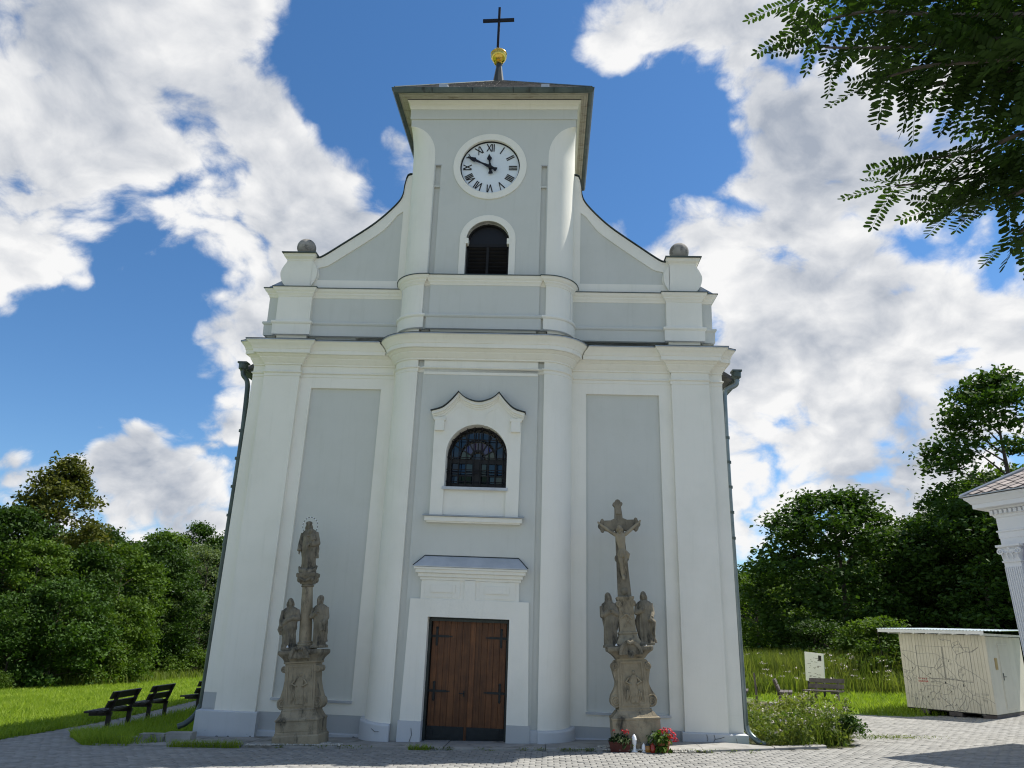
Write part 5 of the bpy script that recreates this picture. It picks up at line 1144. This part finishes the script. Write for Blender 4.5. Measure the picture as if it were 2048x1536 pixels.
# ------------------------------------------------------------------ pavilion at the right edge
def pavilion():
    P = Vector((10.447,-.491,0)); a = rad(-56); 
    # local: origin under the roof corner, x runs along the dentilled face, y to the back
    g = thing('pavilion', 'white classical pavilion with fluted pilaster, dentils and slate roof', 'pavilion', tuple(P), (0,0,a))
    o, L, D, ze = .40, 4.4, 3.6, 4.86
    B = lambda mb, n, m='pav', sm=None: mb.build(n, m, g, sm)
    x0, y0 = o, o
    mb = MB(); mb.box(x0+.03,x0+L,y0+.03,y0+D,0,3.86); B(mb, 'wall', 'pavgrey')
    path = [(x0,y0+D),(x0,y0),(x0+L,y0),(x0+L,y0+D)]
    mb = MB(); mb.sweep(path, [(0,3.84),(0,3.98),(.012,3.985),(.012,4.10),(.035,4.115),(.035,4.14),(.0,4.15),(0,4.40),(.02,4.41),(.03,4.44),(.03,4.46)]); mb.box(x0+.01,x0+L-.01,y0+.01,y0+D,3.85,4.5); B(mb, 'entablature')
    mb = MB(); mb.sweep(path, [(.03,4.455),(.06,4.47),(.06,4.56),(.10,4.57),(.12,4.60),(.28,4.61),(.28,4.70),(.30,4.71),(.33,4.76),(.38,4.81),(.385,4.85),(-.1,4.86)]); B(mb, 'cornice')
    for k in range(48):
        for face in (0, 1):
            t = .02 + k*.092
            if face == 1 and t > D: continue
            q = MB()
            if face == 0: q.box(x0-.06+t, x0-.06+t+.05, y0-.115, y0-.055, 4.475, 4.555)
            else: q.box(x0-.115, x0-.055, y0-.06+t+.06, y0-.06+t+.11, 4.475, 4.555)
            B(q, 'dentil')
    def pil(cx, w, yy):
        q = MB(); q.box(cx-w/2,cx+w/2,yy-.07,yy+.05,.35,3.50); pr = B(q, 'pilaster')
        n = 8
        for k in range(n + 1):
            r = MB(); x = cx - w/2 + w*k/n; r.box(x-.009 if k else x, x+.009 if k < n else x, yy-.088, yy-.069, .6, 3.40); r.build('flute_rib', 'pav', pr)
        q = MB(); q.box(cx-w/2-.03,cx+w/2+.03,yy-.11,yy+.05,0,.36); q.build('base', 'pav', pr)
        c = MB(); c.stack([(w+.04,.19,3.49),(w+.05,.20,3.52),(w,.16,3.525),(w+.02,.18,3.62),(w+.10,.24,3.74),(w+.06,.20,3.75),(w+.08,.24,3.78),(w+.14,.30,3.80),(w+.14,.30,3.84)], cx, yy-.0)
        for s in (-1,1): c.tube([(cx+s*(w/2+.01)+.05*math.cos(t), yy-.12, 3.71+.045*math.sin(t)) for t in np.linspace(0,6.28,14)], .016, 6); c.ball((cx+s*(w/2+.01), yy-.12, 3.71), .025, 8, 6)
        c.ball((cx,yy-.10,3.76), .035, 8, 6)
        for s in (-1,0,1): c.tube([(cx+s*w*.30-.05,yy-.10,3.56),(cx+s*w*.30-.045,yy-.125,3.66),(cx+s*w*.30,yy-.15,3.69),(cx+s*w*.30+.045,yy-.125,3.66),(cx+s*w*.30+.05,yy-.10,3.56)], .013, 6)
        c.build('capital', 'pav', pr, 50)
    pil(x0+.17, .32, y0); pil(x0+L-.17, .32, y0)
    # hipped roof of diagonal slates
    cx0, cx1, cy0, cy1 = -.02, 2*o+L+.02, -.02, 2*o+D+.02; rid = (cy1-cy0)/2; zr = ze + rid*.58
    E = [Vector((cx0,cy0,ze+.01)), Vector((cx1,cy0,ze+.01)), Vector((cx1,cy1,ze+.01)), Vector((cx0,cy1,ze+.01))]; R1, R2 = Vector((cx0+rid,cy0+rid,zr)), Vector((cx1-rid,cy0+rid,zr))
    mb = MB(); mb.add([tuple(p) for p in E+[R1,R2]], [(0,1,5,4),(1,2,5),(2,3,4,5),(3,0,4),(3,2,1,0)]); roof = B(mb, 'roof', 'slate2')
    # slates on the face towards the church square and on the end slope
    def slates(A, Bc, top, n_up, w, limit, inside):
        U = (Bc - A).normalized(); S = (top - A) - U*(top-A).dot(U); SL = S.length; S = S.normalized(); N = U.cross(S).normalized(); cnt = 0
        rest = MB(); nu = int((Bc-A).length/w) + 2
        for r in range(n_up):
            for i in range(-1, nu):
                u = (i + .5*(r % 2)) * w; v = r * w * .50
                c = A + U*u + S*v
                pts = [c, c+U*w*.5+S*w*.5, c+S*w*1.02, c-U*w*.5+S*w*.5]
                if not all(inside(p) for p in (pts[0]+S*.02, pts[1], pts[3])): continue
                lift = [.026,.016,.004,.016]
                P4 = [tuple(p + N*l) for p, l in zip(pts, lift)]; P0 = [tuple(p + N*(l-.007)) for p, l in zip(pts, lift)]
                q = MB() if cnt < limit else rest; q.add(P4 + P0, [(0,1,2,3),(0,4,5,1),(0,3,7,4),(4,7,6,5)]); cnt += 1
                if q is not rest: q.build('slate', 'slate2', roof)
        if rest.v: tag(rest.build('slate_field', 'slate2', roof), kind='stuff')
    f_in = lambda p: (p.y - cy0) <= (p.x - cx0) + .01 and (p.y - cy0) <= (cx1 - p.x) + .01 and p.y <= cy0 + rid and p.x > cx0
    slates(E[0], E[1], R1, 22, .27, 280, f_in)
    e_in = lambda p: (p.x - cx0) <= (p.y - cy0) + .01 and (p.x - cx0) <= (cy1 - p.y) + .01 and p.x <= cx0 + rid
    slates(E[3], E[0], R1, 22, .27, 0, e_in)
    for e, r in ((E[0],R1),(E[3],R1),(E[1],R2)):
        q = MB(); q.tube([tuple(e+Vector((0,0,.02))), tuple(r+Vector((0,0,.03)))], .035, 6); q.build('hip_flashing', 'zinc', roof)
    q = MB(); q.tube([tuple(R1+Vector((0,0,.03))), tuple(R2+Vector((0,0,.03)))], .04, 6); q.build('ridge_flashing', 'zinc', roof)
    q = MB(); q.sweep([(cx0,cy1),(cx0,cy0),(cx1,cy0),(cx1,cy1)], [(.0,ze),(.02,ze),(.02,ze+.02),(0,ze+.02)]); q.build('eaves_trim', 'lead', roof)
pavilion()
# ------------------------------------------------------------------ vegetation
def leaf_cards(C, size, n_up=.5, aspect=.55, fold=.25, rng=RNG):
    """two-triangle folded leaves at centres C (n,3)"""
    n = len(C)
    nr = rng.normal(0, 1, (n, 3)); nr[:, 2] = np.abs(nr[:, 2]) + n_up; nr /= np.linalg.norm(nr, axis=1)[:, None]
    d = rng.normal(0, 1, (n, 3)); d -= nr * (d*nr).sum(1)[:, None]; d /= np.linalg.norm(d, axis=1)[:, None]
    s = np.cross(nr, d); L = (size * rng.uniform(.6, 1.35, n))[:, None]
    V = np.stack([C - d*L*.5, C + s*L*aspect*.5 + nr*L*fold*.3, C + d*L*.5, C - s*L*aspect*.5 + nr*L*fold*.3], 1).reshape(-1, 3)
    o = np.arange(n)[:, None] * 4
    F = np.concatenate([o + [0, 1, 2], o + [0, 2, 3]], 0)
    return V, F
def crown_points(R, H, z0, shape, clumps, per, spread, rng):
    """clump centres spread through an uneven crown; returns leaf centres and clump centres"""
    cs = []
    lob = [(rng.uniform(0, 6.28), rng.uniform(.15, .9), rng.uniform(.5, 1.0)) for _ in range(9)]
    while len(cs) < clumps:
        h = rng.uniform(0, 1) ** .9; a = rng.uniform(0, 6.28)
        if shape == 'dome': e = math.sqrt(max(0, 1 - ((h - .38) / .64) ** 2))
        elif shape == 'cone': e = (1 - h) ** .75 * (.55 + .45*min(1, h/.18)) + .05
        elif shape == 'tall': e = min(1, h/.2) ** .5 * (1 - h ** 2.6) ** .7
        else: e = (1 - h ** 2) ** .5                         # bush
        mod = 1 + sum(.22*w*math.exp(-((a - la + math.pi) % 6.283 - math.pi)**2/.35 - (h-lh)**2/.03) for la, lh, w in lob) - .12
        r = R * e * mod * math.sqrt(rng.uniform(.25, 1.0))
        cs.append((r*math.cos(a), r*math.sin(a), z0 + H*h))
    cs = np.array(cs)
    k = rng.integers(per*0.6, per*1.4, clumps)
    idx = np.repeat(np.arange(clumps), k)
    off = np.clip(rng.normal(0, 1, (len(idx), 3)), -1.75, 1.75) * spread * [1, 1, .55]
    sc = rng.uniform(.6, 1.3, clumps)[idx][:, None]
    return cs[idx] + off*sc, cs
def tree_meshes(kind, R, H, z0, shape, clumps, per, spread, leaf, lm, seed, trunk_r):
    rng = np.random.default_rng(seed)
    P, cs = crown_points(R, H, z0, shape, clumps, per, spread, rng)
    P = P[P[:, 2] > .05]
    V, F = leaf_cards(P, leaf, .35, .62, .25, rng)
    crown = np_mesh(kind + '_crown', V, F, lm)
    mb = MB(); zt = z0 + H*.86; bend = rng.uniform(-.25, .25, 2)
    pts = [(bend[0]*math.sin(t*2.2), bend[1]*math.sin(t*2.6), zt*t) for t in np.linspace(0, 1, 9)]
    mb.tube(pts, [trunk_r*(1.25 if i == 0 else 1)*(1 - .88*i/8) for i in range(9)], 8)
    sel = rng.choice(len(cs), min(len(cs), 26), replace=False)
    for j in sel:
        c = cs[j]; hz = max(.12, min(.92, (c[2]/zt) - .10 - .10*math.hypot(c[0], c[1])/R)); i = hz*8; i0 = min(7, int(i)); a = Vector(pts[i0]).lerp(Vector(pts[i0+1]), i-i0)
        e = Vector(c); m1 = a.lerp(e, .5) + Vector((0, 0, .10*(e-a).length)); r0 = trunk_r*.38*(1 - .6*hz)
        mb.tube([a, a.lerp(m1,.55), m1, e], [r0, r0*.75, r0*.5, r0*.14], 5)
    trunk = mb.mesh(kind + '_trunk', 'bark', 50)
    return crown, trunk
TREES = {}
def tree_kind(key, *a): TREES[key] = tree_meshes(key, *a)
tree_kind('maple', 3.8, 9.2, .8, 'dome', 190, 125, .40, .24, 'leaf_a', 1, .20)
tree_kind('maple2', 3.5, 8.6, .4, 'dome', 130, 110, .38, .22, 'leaf_b', 2, .18)
tree_kind('olive', 3.7, 11.0, 1.4, 'tall', 170, 120, .42, .24, 'leaf_c', 3, .26)
tree_kind('willow', 3.0, 7.6, .5, 'dome', 150, 110, .32, .15, 'leaf_d', 4, .16)
tree_kind('sparse', 4.0, 10.5, 1.6, 'tall', 200, 78, .38, .21, 'leaf_a', 5, .20)
tree_kind('cone', 3.5, 9.0, .3, 'tall', 140, 110, .40, .24, 'leaf_a', 6, .18)
tree_kind('shrub', 2.2, 3.9, .1, 'bush', 100, 100, .32, .18, 'leaf_b', 7, .07)
tree_kind('shrub2', 2.4, 4.6, .1, 'dome', 110, 100, .34, .18, 'leaf_a', 8, .08)
tree_kind('bush', 1.9, 1.9, .05, 'bush', 80, 90, .28, .15, 'leaf_b', 9, .05)
def plant_tree(key, name, label, cat, x, y, s, rz, group=None, sz=None, base=0.0):
    g = thing(name, label, cat, (x, y, base), (0, 0, rz), group); g.scale = (s, s, sz or s)
    obj('crown', TREES[key][0], g); obj('trunk', TREES[key][1], g); return g
def at_px(px, y):     # ground position at depth y that the photograph shows at column px
    d = px_dir(px, 1301); t = (y - CAM_POS.y) / d.y; return CAM_POS.x + d.x*t
def grow(key, name, label, cat, px, y, top, group=None, rz=0.0, wide=1.0, base=0.0):
    """stand a tree at column px and depth y, tall enough to reach image row top"""
    x = at_px(px, y); d = px_dir(px, top); t = (y - CAM_POS.y) / d.y; h = CAM_POS.z + d.z*t - base
    me = TREES[key][0]; zmax = max(v.co.z for v in me.vertices); k = h / zmax
    return plant_tree(key, name, label, cat, x, y, k*wide, rz, group, k, base)
LW = 'trees along the left edge of the lawn'
grow('olive','lime_tree','tallest tree on the left, olive brown crown rising above the wood','tree',58,27,905,LW,.3,.95)
grow('maple','maple_tree','dark green tree at the far left edge below the tall olive one','tree',-40,23,1010,LW,1.0)
grow('maple2','maple_tree','bright green tree in front of the tall olive tree at the lawn edge','tree',40,22,1075,LW,2.0)
grow('cone','maple_tree','deep green tree right of the tall olive tree','tree',150,25,1080,LW,.5)
grow('maple2','maple_tree','fresh green tree in the middle of the wood left of the church','tree',215,29,1085,LW,3.1)
grow('maple','maple_tree','dark slender tree behind the bench row, left of the silver willow','tree',290,34,1082,LW,4.0)
grow('willow','willow_tree','silvery green willow just left of the church wall','tree',395,40,1085,LW,.8)
grow('cone','maple_tree','dark tree squeezed between the willow and the church downpipe','tree',450,44,1090,LW,1.8)
LB = 'trees of the wood behind the lawn on the left'
for i, (px, y, top, k) in enumerate([(-90,40,1030,'maple'),(110,44,1060,'maple2'),(175,48,1050,'cone'),(235,50,1082,'maple'),(300,52,1058,'maple2'),(365,54,1040,'sparse'),(415,55,1068,'cone'),(455,56,1060,'maple'),(500,50,1085,'maple2'),(-140,30,1060,'cone'),(560,55,1085,'cone')]):
    grow(k,'forest_tree','tree in the dense wood rising behind the lawn left of the church','tree',px,y,top,LB,i*1.3,.9)
SH = 'shrubs along the left lawn'
grow('shrub2','shrub','dark shrub at the far left lawn edge under the maple','shrub',20,18.5,1180,SH,.2)
grow('shrub','shrub','pale green upright shrub at the lawn edge before the wood','shrub',245,25,1190,SH,1.2,.8)
grow('shrub2','shrub','deep green shrub between the far left and the pale upright one','shrub',110,20,1150,SH,2.2)
grow('shrub','shrub','leafy shrub left of the low sunlit bushes','shrub',175,22.5,1215,SH,3.0)
grow('bush','bush','low sunlit bush left of the bench row','bush',320,34,1290,'low bushes by the left wood',.4,1.25)
grow('bush','bush','low sunlit bush beside the church downpipe','bush',385,37,1285,'low bushes by the left wood',2.4,1.3)
grow('bush','bush','small dark bush at the left frame edge on the lawn','bush',-10,16.8,1330,'low bushes by the left wood',1.4,1.0)
RW = 'trees right of the church'
grow('maple','maple_tree','large rounded maple in the gap between church and kiosk','tree',1695,31,978,RW,.6,1.22)
grow('sparse','alder_tree','tall loose tree at the right, behind the pavilion roof','tree',2105,30,735,RW,1.9,1.15)
grow('cone','maple_tree','dark tree directly behind the kiosk','tree',1850,33,1055,RW,2.5,1.35)
grow('willow','willow_tree','pale willowy tree between the maple and the pavilion','tree',1900,38,1060,RW,.9,1.4)
grow('maple2','maple_tree','low dark tree just right of the church downpipe','tree',1520,38,1145,RW,1.5,1.5)
grow('maple','maple_tree','dark tree partly hidden behind the pavilion column','tree',2010,27,1000,RW,3.3,1.25)
grow('shrub2','shrub','dark shrub behind the notice board','shrub',1640,25,1235,'shrubs right of the church',1.0,1.3)
grow('shrub','shrub','dark shrub left of the kiosk at the wood edge','shrub',1750,22,1230,'shrubs right of the church',2.0,1.2)
RB = 'trees of the wood behind the meadow on the right'
for i, (px, y, top, k) in enumerate([(1470,50,1140,'cone'),(1560,52,1150,'maple2'),(1540,60,1125,'cone'),(1610,48,1140,'maple'),(1770,52,1075,'cone'),(1830,55,1045,'maple2'),(1930,48,1000,'cone'),(2040,42,960,'maple'),(2110,36,930,'maple2'),(2100,24,1000,'cone'),(1790,40,1130,'maple2'),(1660,46,1130,'cone')]):
    grow(k,'forest_tree','tree in the dense wood behind the meadow on the right','tree',px,y,top,RB,i*1.7,1.25)
def far_wood():     # woods further off that read as one mass
    rng = np.random.default_rng(21); C = []
    for side, n in ((-1, 70), (1, 110)):
        for _ in range(n):
            x = side*rng.uniform(12, 110); y = rng.uniform(66, 135); z = float(terrain_z(np.array(x), np.array(y))); R = rng.uniform(2.6, 4.6); H = rng.uniform(7, 12 if side > 0 else 10)
            m = 260; u = rng.normal(0, 1, (m, 3)); u /= np.linalg.norm(u, axis=1)[:, None]; r = rng.uniform(.55, 1.05, m)[:, None]
            C.append(np.array([x, y, z + H*.55]) + u*r*[R, R, H*.5])
    C = np.concatenate(C); V, F = leaf_cards(C, .95, .5, .7, .3, rng)
    tag(obj('far_wood', np_mesh('far_wood', V, F, 'leaf_a')), kind='stuff')
far_wood()
def blades(name, poly, n, h0, h1, w, m, near=None, lean=.45, z=0.0, hfun=None, rng=RNG, exclude=None):
    P = np.array(poly); lo, hi = P.min(0), P.max(0); X = np.empty(0); Y = np.empty(0)
    while len(X) < n:
        x = rng.uniform(lo[0], hi[0], n*2); y = rng.uniform(lo[1], hi[1], n*2); ok = pip(x, y, poly)
        fx = (x-CAM_POS.x)*.05 + (y-CAM_POS.y); rx = np.abs((x-CAM_POS.x) - .05*(y-CAM_POS.y)); ok &= (rx < .80*fx + 3) & (fx > 5)
        if near: ok &= rng.uniform(0, 1, len(x)) < np.clip((near / fx) ** 1.6, 0, 1)
        if exclude is not None: ok &= ~exclude(x, y)
        X = np.concatenate([X, x[ok]]); Y = np.concatenate([Y, y[ok]])
    X, Y = X[:n], Y[:n]; h = rng.uniform(h0, h1, n)
    if hfun is not None: h = h * hfun(X, Y)
    a = rng.uniform(0, 6.28, n); sx, sy = np.cos(a)*w*rng.uniform(.6,1.4,n), np.sin(a)*w*rng.uniform(.6,1.4,n)
    lx, ly = rng.normal(0, lean, n)*h, rng.normal(0, lean, n)*h
    zz = np.full(n, z)
    V = np.stack([np.stack([X-sx/2, Y-sy/2, zz], -1), np.stack([X+sx/2, Y+sy/2, zz], -1), np.stack([X+lx*.35+sx*.3, Y+ly*.35+sy*.3, zz+h*.6], -1), np.stack([X+lx, Y+ly, zz+h], -1), np.stack([X+lx*.35-sx*.3, Y+ly*.35-sy*.3, zz+h*.6], -1)], 1).reshape(-1, 3)
    o = np.arange(n)[:, None]*5; F = np.concatenate([o+[0,1,2], o+[0,2,4], o+[4,2,3]], 0)
    return tag(obj(name, np_mesh(name, V, F, m)), kind='stuff')
LAWN = [(-46,-4),(-9.45,-4),(-9.45,-.6),(-9.6,2.6),(-9.8,4.8),(-10.35,8),(-11.4,14),(-12,52),(-46,52)]
blades('lawn_grass', LAWN, 120000, .07, .18, .030, 'grass', 17, .5)
blades('lawn_tall_grass', [(-46,17),(-24,16),(-20,22),(-20,32),(-12,34),(-12,50),(-46,50)], 22000, .25, .65, .05, 'grassdry', 30, .3)
blades('verge_grass', STRIP, 16000, .07, .22, .018, 'grass', None, .5)
blades('verge_grass', [(-8.5,.2),(-7.3,-1.3),(-6.4,-1.25),(-7.4,.9)], 2600, .10, .26, .018, 'grass', None, .55)
MEADOW = [(10.65,14),(10.35,10.5),(10.65,8.3),(12.15,7.55),(16,9.1),(26,9.1),(40,12),(40,48),(9.2,48),(9.8,14)]
blades('meadow_grass', MEADOW, 60000, .10, .26, .034, 'grass', 20, .5)
blades('meadow_tall_grass', [(9.8,17),(13,18),(15,19),(18,18),(24,18),(24,30),(9,34)], 24000, .4, 1.15, .05, 'grassdry', 30, .26)
blades('reeds', [(10,19),(17,20),(19,23),(12,26),(9.5,24)], 8000, 1.0, 2.0, .05, 'grassdry', None, .18)
# weed bed at the right corner of the church
mound = lambda x, y: np.clip(1.15 - ((x-7.2)/2.0)**2*.62, .25, 1.15) * .74 * np.clip(1.05 - np.maximum(y - 1.5, 0) * .17, .30, 1.05)
blades('weed_stalks', [(6.05,.2),(6.3,-.55),(7.55,-.15),(8.4,2.4),(9.1,5),(9.0,8),(6.1,8)], 4800, .25, .75, .018, 'grassdry', None, .35, hfun=mound)
def weeds():
    rng = np.random.default_rng(5); n = 760; x = rng.uniform(5.95, 9.2, n*4); y = rng.uniform(-.6, 9.0, n*4); ok = pip(x, y, WEEDBED); x, y = x[ok][:n], y[ok][:n]
    V, F, hd = [], [], []
    C = []
    for a, b in zip(x, y):
        h = rng.uniform(.35, .95) * float(mound(np.array(a), np.array(b))) * (1.15 if 1 < b < 5 else .85); t = rng.uniform(0, 1, 34) ** .7
        lx, ly = rng.normal(0, .18, 2); C.append(np.stack([a + lx*t*h + rng.normal(0, .06, 34), b + ly*t*h + rng.normal(0, .06, 34), t*h], -1))
        if rng.uniform() < .45: hd.append(np.array([a + lx*h, b + ly*h, h]) + rng.normal(0, .035, (9, 3)))
    V, F = leaf_cards(np.concatenate(C), .085, .3, .5, .3, rng); tag(obj('weeds', np_mesh('weeds', V, F, 'weed')), kind='stuff')
    V, F = leaf_cards(np.concatenate(hd), .035, .3, .8, .3, rng); tag(obj('seed_heads', np_mesh('seed_heads', V, F, 'flower')), kind='stuff')
    # dark trailing bramble spilling over the paving
    C = []
    for k in range(16):
        a = rng.uniform(-1.2, .5); L = rng.uniform(.3, .75); t = rng.uniform(0, 1, 60); C.append(np.stack([7.5 + math.cos(a)*L*t + rng.normal(0, .06, 60), .35 + math.sin(a)*L*t*.6 + rng.normal(0, .08, 60), .12 + .40*np.sin(t*2.6)*rng.uniform(.5, 1) + rng.normal(0, .05, 60)], -1))
    V, F = leaf_cards(np.concatenate(C), .07, .4, .7, .3, rng); o = obj('bramble', np_mesh('bramble', V, F, 'leaf_a')); tag(o, 'trailing bramble at the front edge of the weed bed', 'bramble')
    # meadow umbels and tall weeds on the bank
    n = 90; x = rng.uniform(9.6, 17, n); y = rng.uniform(15.5, 24, n); C = np.concatenate([np.array([a, b, rng.uniform(.7, 1.7)]) + rng.normal(0, .07, (10, 3)) * [1, 1, .3] for a, b in zip(x, y)])
    V, F = leaf_cards(C, .06, .8, .8, .3, rng); tag(obj('meadow_umbels', np_mesh('meadow_umbels', V, F, 'flower')), kind='stuff')
    n = 700; C = np.stack([rng.normal(8.9, .55, n), rng.normal(1.6, .22, n), rng.uniform(.0, .045, n)], -1)
    V, F = leaf_cards(C, .04, .4, .4, .3, rng); tag(obj('paving_weeds', np_mesh('paving_weeds', V, F, 'weed')), kind='stuff')
    # herbs along the kerb joints
    C = []
    for k in range(46):
        a = rng.uniform(-5.4, 5.6); b = -1.37 + .03*abs(a)*.5; m = int(rng.integers(8, 40)); C.append(np.stack([a + rng.normal(0, .07, m), b + rng.normal(0, .018, m), rng.uniform(.0, .06, m)], -1))
    V, F = leaf_cards(np.concatenate(C), .035, .4, .45, .3, rng); tag(obj('kerb_weeds', np_mesh('kerb_weeds', V, F, 'weed')), kind='stuff')
weeds()
blades('kerb_grass', [(-5.6,-1.42),(-4.2,-1.44),(-4.2,-1.2),(-5.6,-1.2)], 900, .05, .16, .012, 'grass', None, .6)
blades('kerb_grass', [(-1.0,-1.42),(-.6,-1.42),(-.6,-1.34),(-1.0,-1.34)], 160, .05, .14, .010, 'grass', None, .6)
# ------------------------------------------------------------------ robinia overhanging from the right
def robinia():
    rng = np.random.default_rng(3)
    g = thing('robinia_tree', 'dark robinia branches with feathery leaves hanging in from the top right', 'tree', (8.6,-9.8,0))
    org = Vector((8.6,-9.8,0)); rr = random.Random(12)
    def pt(px, py, t): return CAM_POS + px_dir(px, py)*t - org
    # one compound leaf: rachis and paired leaflets
    def leaf_mesh(seed):
        q = random.Random(seed); mb = MB(); n = 12; L = .29
        pts = [Vector((L*i/n, 0, -.05*(i/n)**2)) for i in range(n+1)]
        mb.tube([tuple(p) for p in pts], .0013, 3, False)
        for i in range(1, n+1):
            p = pts[i]; 
            for s in ((-1, 1) if i < n else (-1, 1, 0)):
                ang = s*rad(68 + q.uniform(-10, 10)) if s else 0; d = Vector((math.cos(ang), math.sin(ang), q.uniform(-.25, .15))).normalized(); w = Vector((-d.y, d.x, q.uniform(-.25, .25))).normalized(); l = .056*q.uniform(.8, 1.15)*(1 - .25*abs(i/n-.45)); 
                b = p + d*.004
                mb.add([b, b + d*l*.22 + w*l*.17, b + d*l*.80 + w*l*.185, b + d*l, b + d*l*.80 - w*l*.185, b + d*l*.22 - w*l*.17], [(0,1,2,3),(0,3,4,5)])
        return mb
    protos = [leaf_mesh(i) for i in range(6)]; PM = [p.mesh('leaf', 'leaf_r', recalc=False) for p in protos]
    branches = []    # (pixel path, distance)
    for path, t in (([(2150,30),(1900,30),(1720,25),(1610,58)],5.2),([(2150,0),(1850,-30),(1680,-20),(1590,2)],5.5),([(2150,80),(1950,80),(1780,95),(1650,95)],5.0),([(2150,110),(1980,120),(1840,135),(1760,160)],4.9),
                    ([(2150,150),(2000,140),(1900,165),(1830,170)],5.2),([(2150,120),(2050,150),(1980,165),(1930,180)],5.4),([(2160,240),(2060,260),(1960,300),(1850,318)],5.0),([(2160,300),(2060,320),(1950,352),(1790,372)],5.2),
                    ([(2160,350),(2080,370),(1990,400),(1910,412)],5.1),([(2160,420),(2100,430),(2060,452),(2035,468)],5.2),([(2160,300),(2090,320),(2010,340),(1950,375)],5.5),([(2150,-50),(1950,-60),(1750,-70)],5.5),([(2150,60),(2000,20),(1850,60),(1790,75)],5.8),
                    ([(2150,150),(2060,90),(1970,50)],6.0),([(2180,230),(2100,215),(2040,230)],5.6),([(2170,190),(2080,130),(2000,110)],5.5),([(2180,330),(2100,290),(2050,270)],5.5),([(2160,0),(2000,-10),(1880,0),(1750,10)],5.9),([(2180,390),(2120,350),(2070,320)],5.7)):
        branches.append([pt(px, py, t + .25*k/len(path)) for k, (px, py) in enumerate(path)])
    wood = MB(); wood.tube([(0,0,-.1),(-.1,.0,1.5),(-.35,-.05,3.2),(-.6,-.15,5.0),(-.8,-.2,7.0)], [.22,.18,.15,.11,.05], 10)
    leaves = []
    for b in branches:
        P = [Vector(p) for p in smooth_curve([tuple(q) for q in b], 5)]
        root = Vector((-.35-.02*P[0].z, -.05, max(2.2, P[0].z - .9)))
        wood.tube([root, root.lerp(P[0], .5) + Vector((0,0,.15)), P[0]], [.05,.035,.018], 6); wood.tube(P, [.016*(1-.8*i/len(P))+.002 for i in range(len(P))], 5)
        Ls = [0]
        for a, c in zip(P[:-1], P[1:]): Ls.append(Ls[-1] + (c-a).length)
        s = .02; side = 1
        while s < Ls[-1] + .02:
            i = min(len(P)-2, max(0, next((k for k in range(len(Ls)) if Ls[k] > s), len(Ls)-1) - 1)); a, c = P[i], P[i+1]; p = a.lerp(c, min(1, (s-Ls[i])/max(1e-6, Ls[i+1]-Ls[i]))); d = (c-a).normalized()
            for _ in range(2 if s < Ls[-1]*.72 else 1):
                sd = d.cross(Vector((0,0,1))).normalized()*side; side = -side
                dr = (d*rr.uniform(.3,1.0) + sd*rr.uniform(.4,1.1) + Vector((0,0,rr.uniform(-.95,.25)))).normalized(); leaves.append((p, dr, rr.uniform(.75,1.2)))
            s += rr.uniform(.042,.075)
        leaves.append((P[-1], (P[-1]-P[-2]).normalized(), 1.0))
    wood.build('trunk', 'bark', g, 60)
    leaves.sort(key=lambda l: (l[0] + org - CAM_POS).length); rest = MB()
    for k, (p, d, s) in enumerate(leaves):
        xq = d; zq = (Vector((0,0,1)) - xq*xq.z + Vector((rr.uniform(-.5,.5), rr.uniform(-.5,.5), 0))).normalized(); zq = (zq - xq*zq.dot(xq)).normalized(); yq = zq.cross(xq)
        M = Matrix(((xq.x*s,yq.x*s,zq.x*s,p.x),(xq.y*s,yq.y*s,zq.y*s,p.y),(xq.z*s,yq.z*s,zq.z*s,p.z),(0,0,0,1)))
        if k < 300: o = obj('leaf', PM[k % 6], g); o.matrix_local = M
        else: rest.merge(protos[k % 6], M)
    tag(rest.build('foliage', 'leaf_r', g, recalc=False), kind='stuff')
robinia()
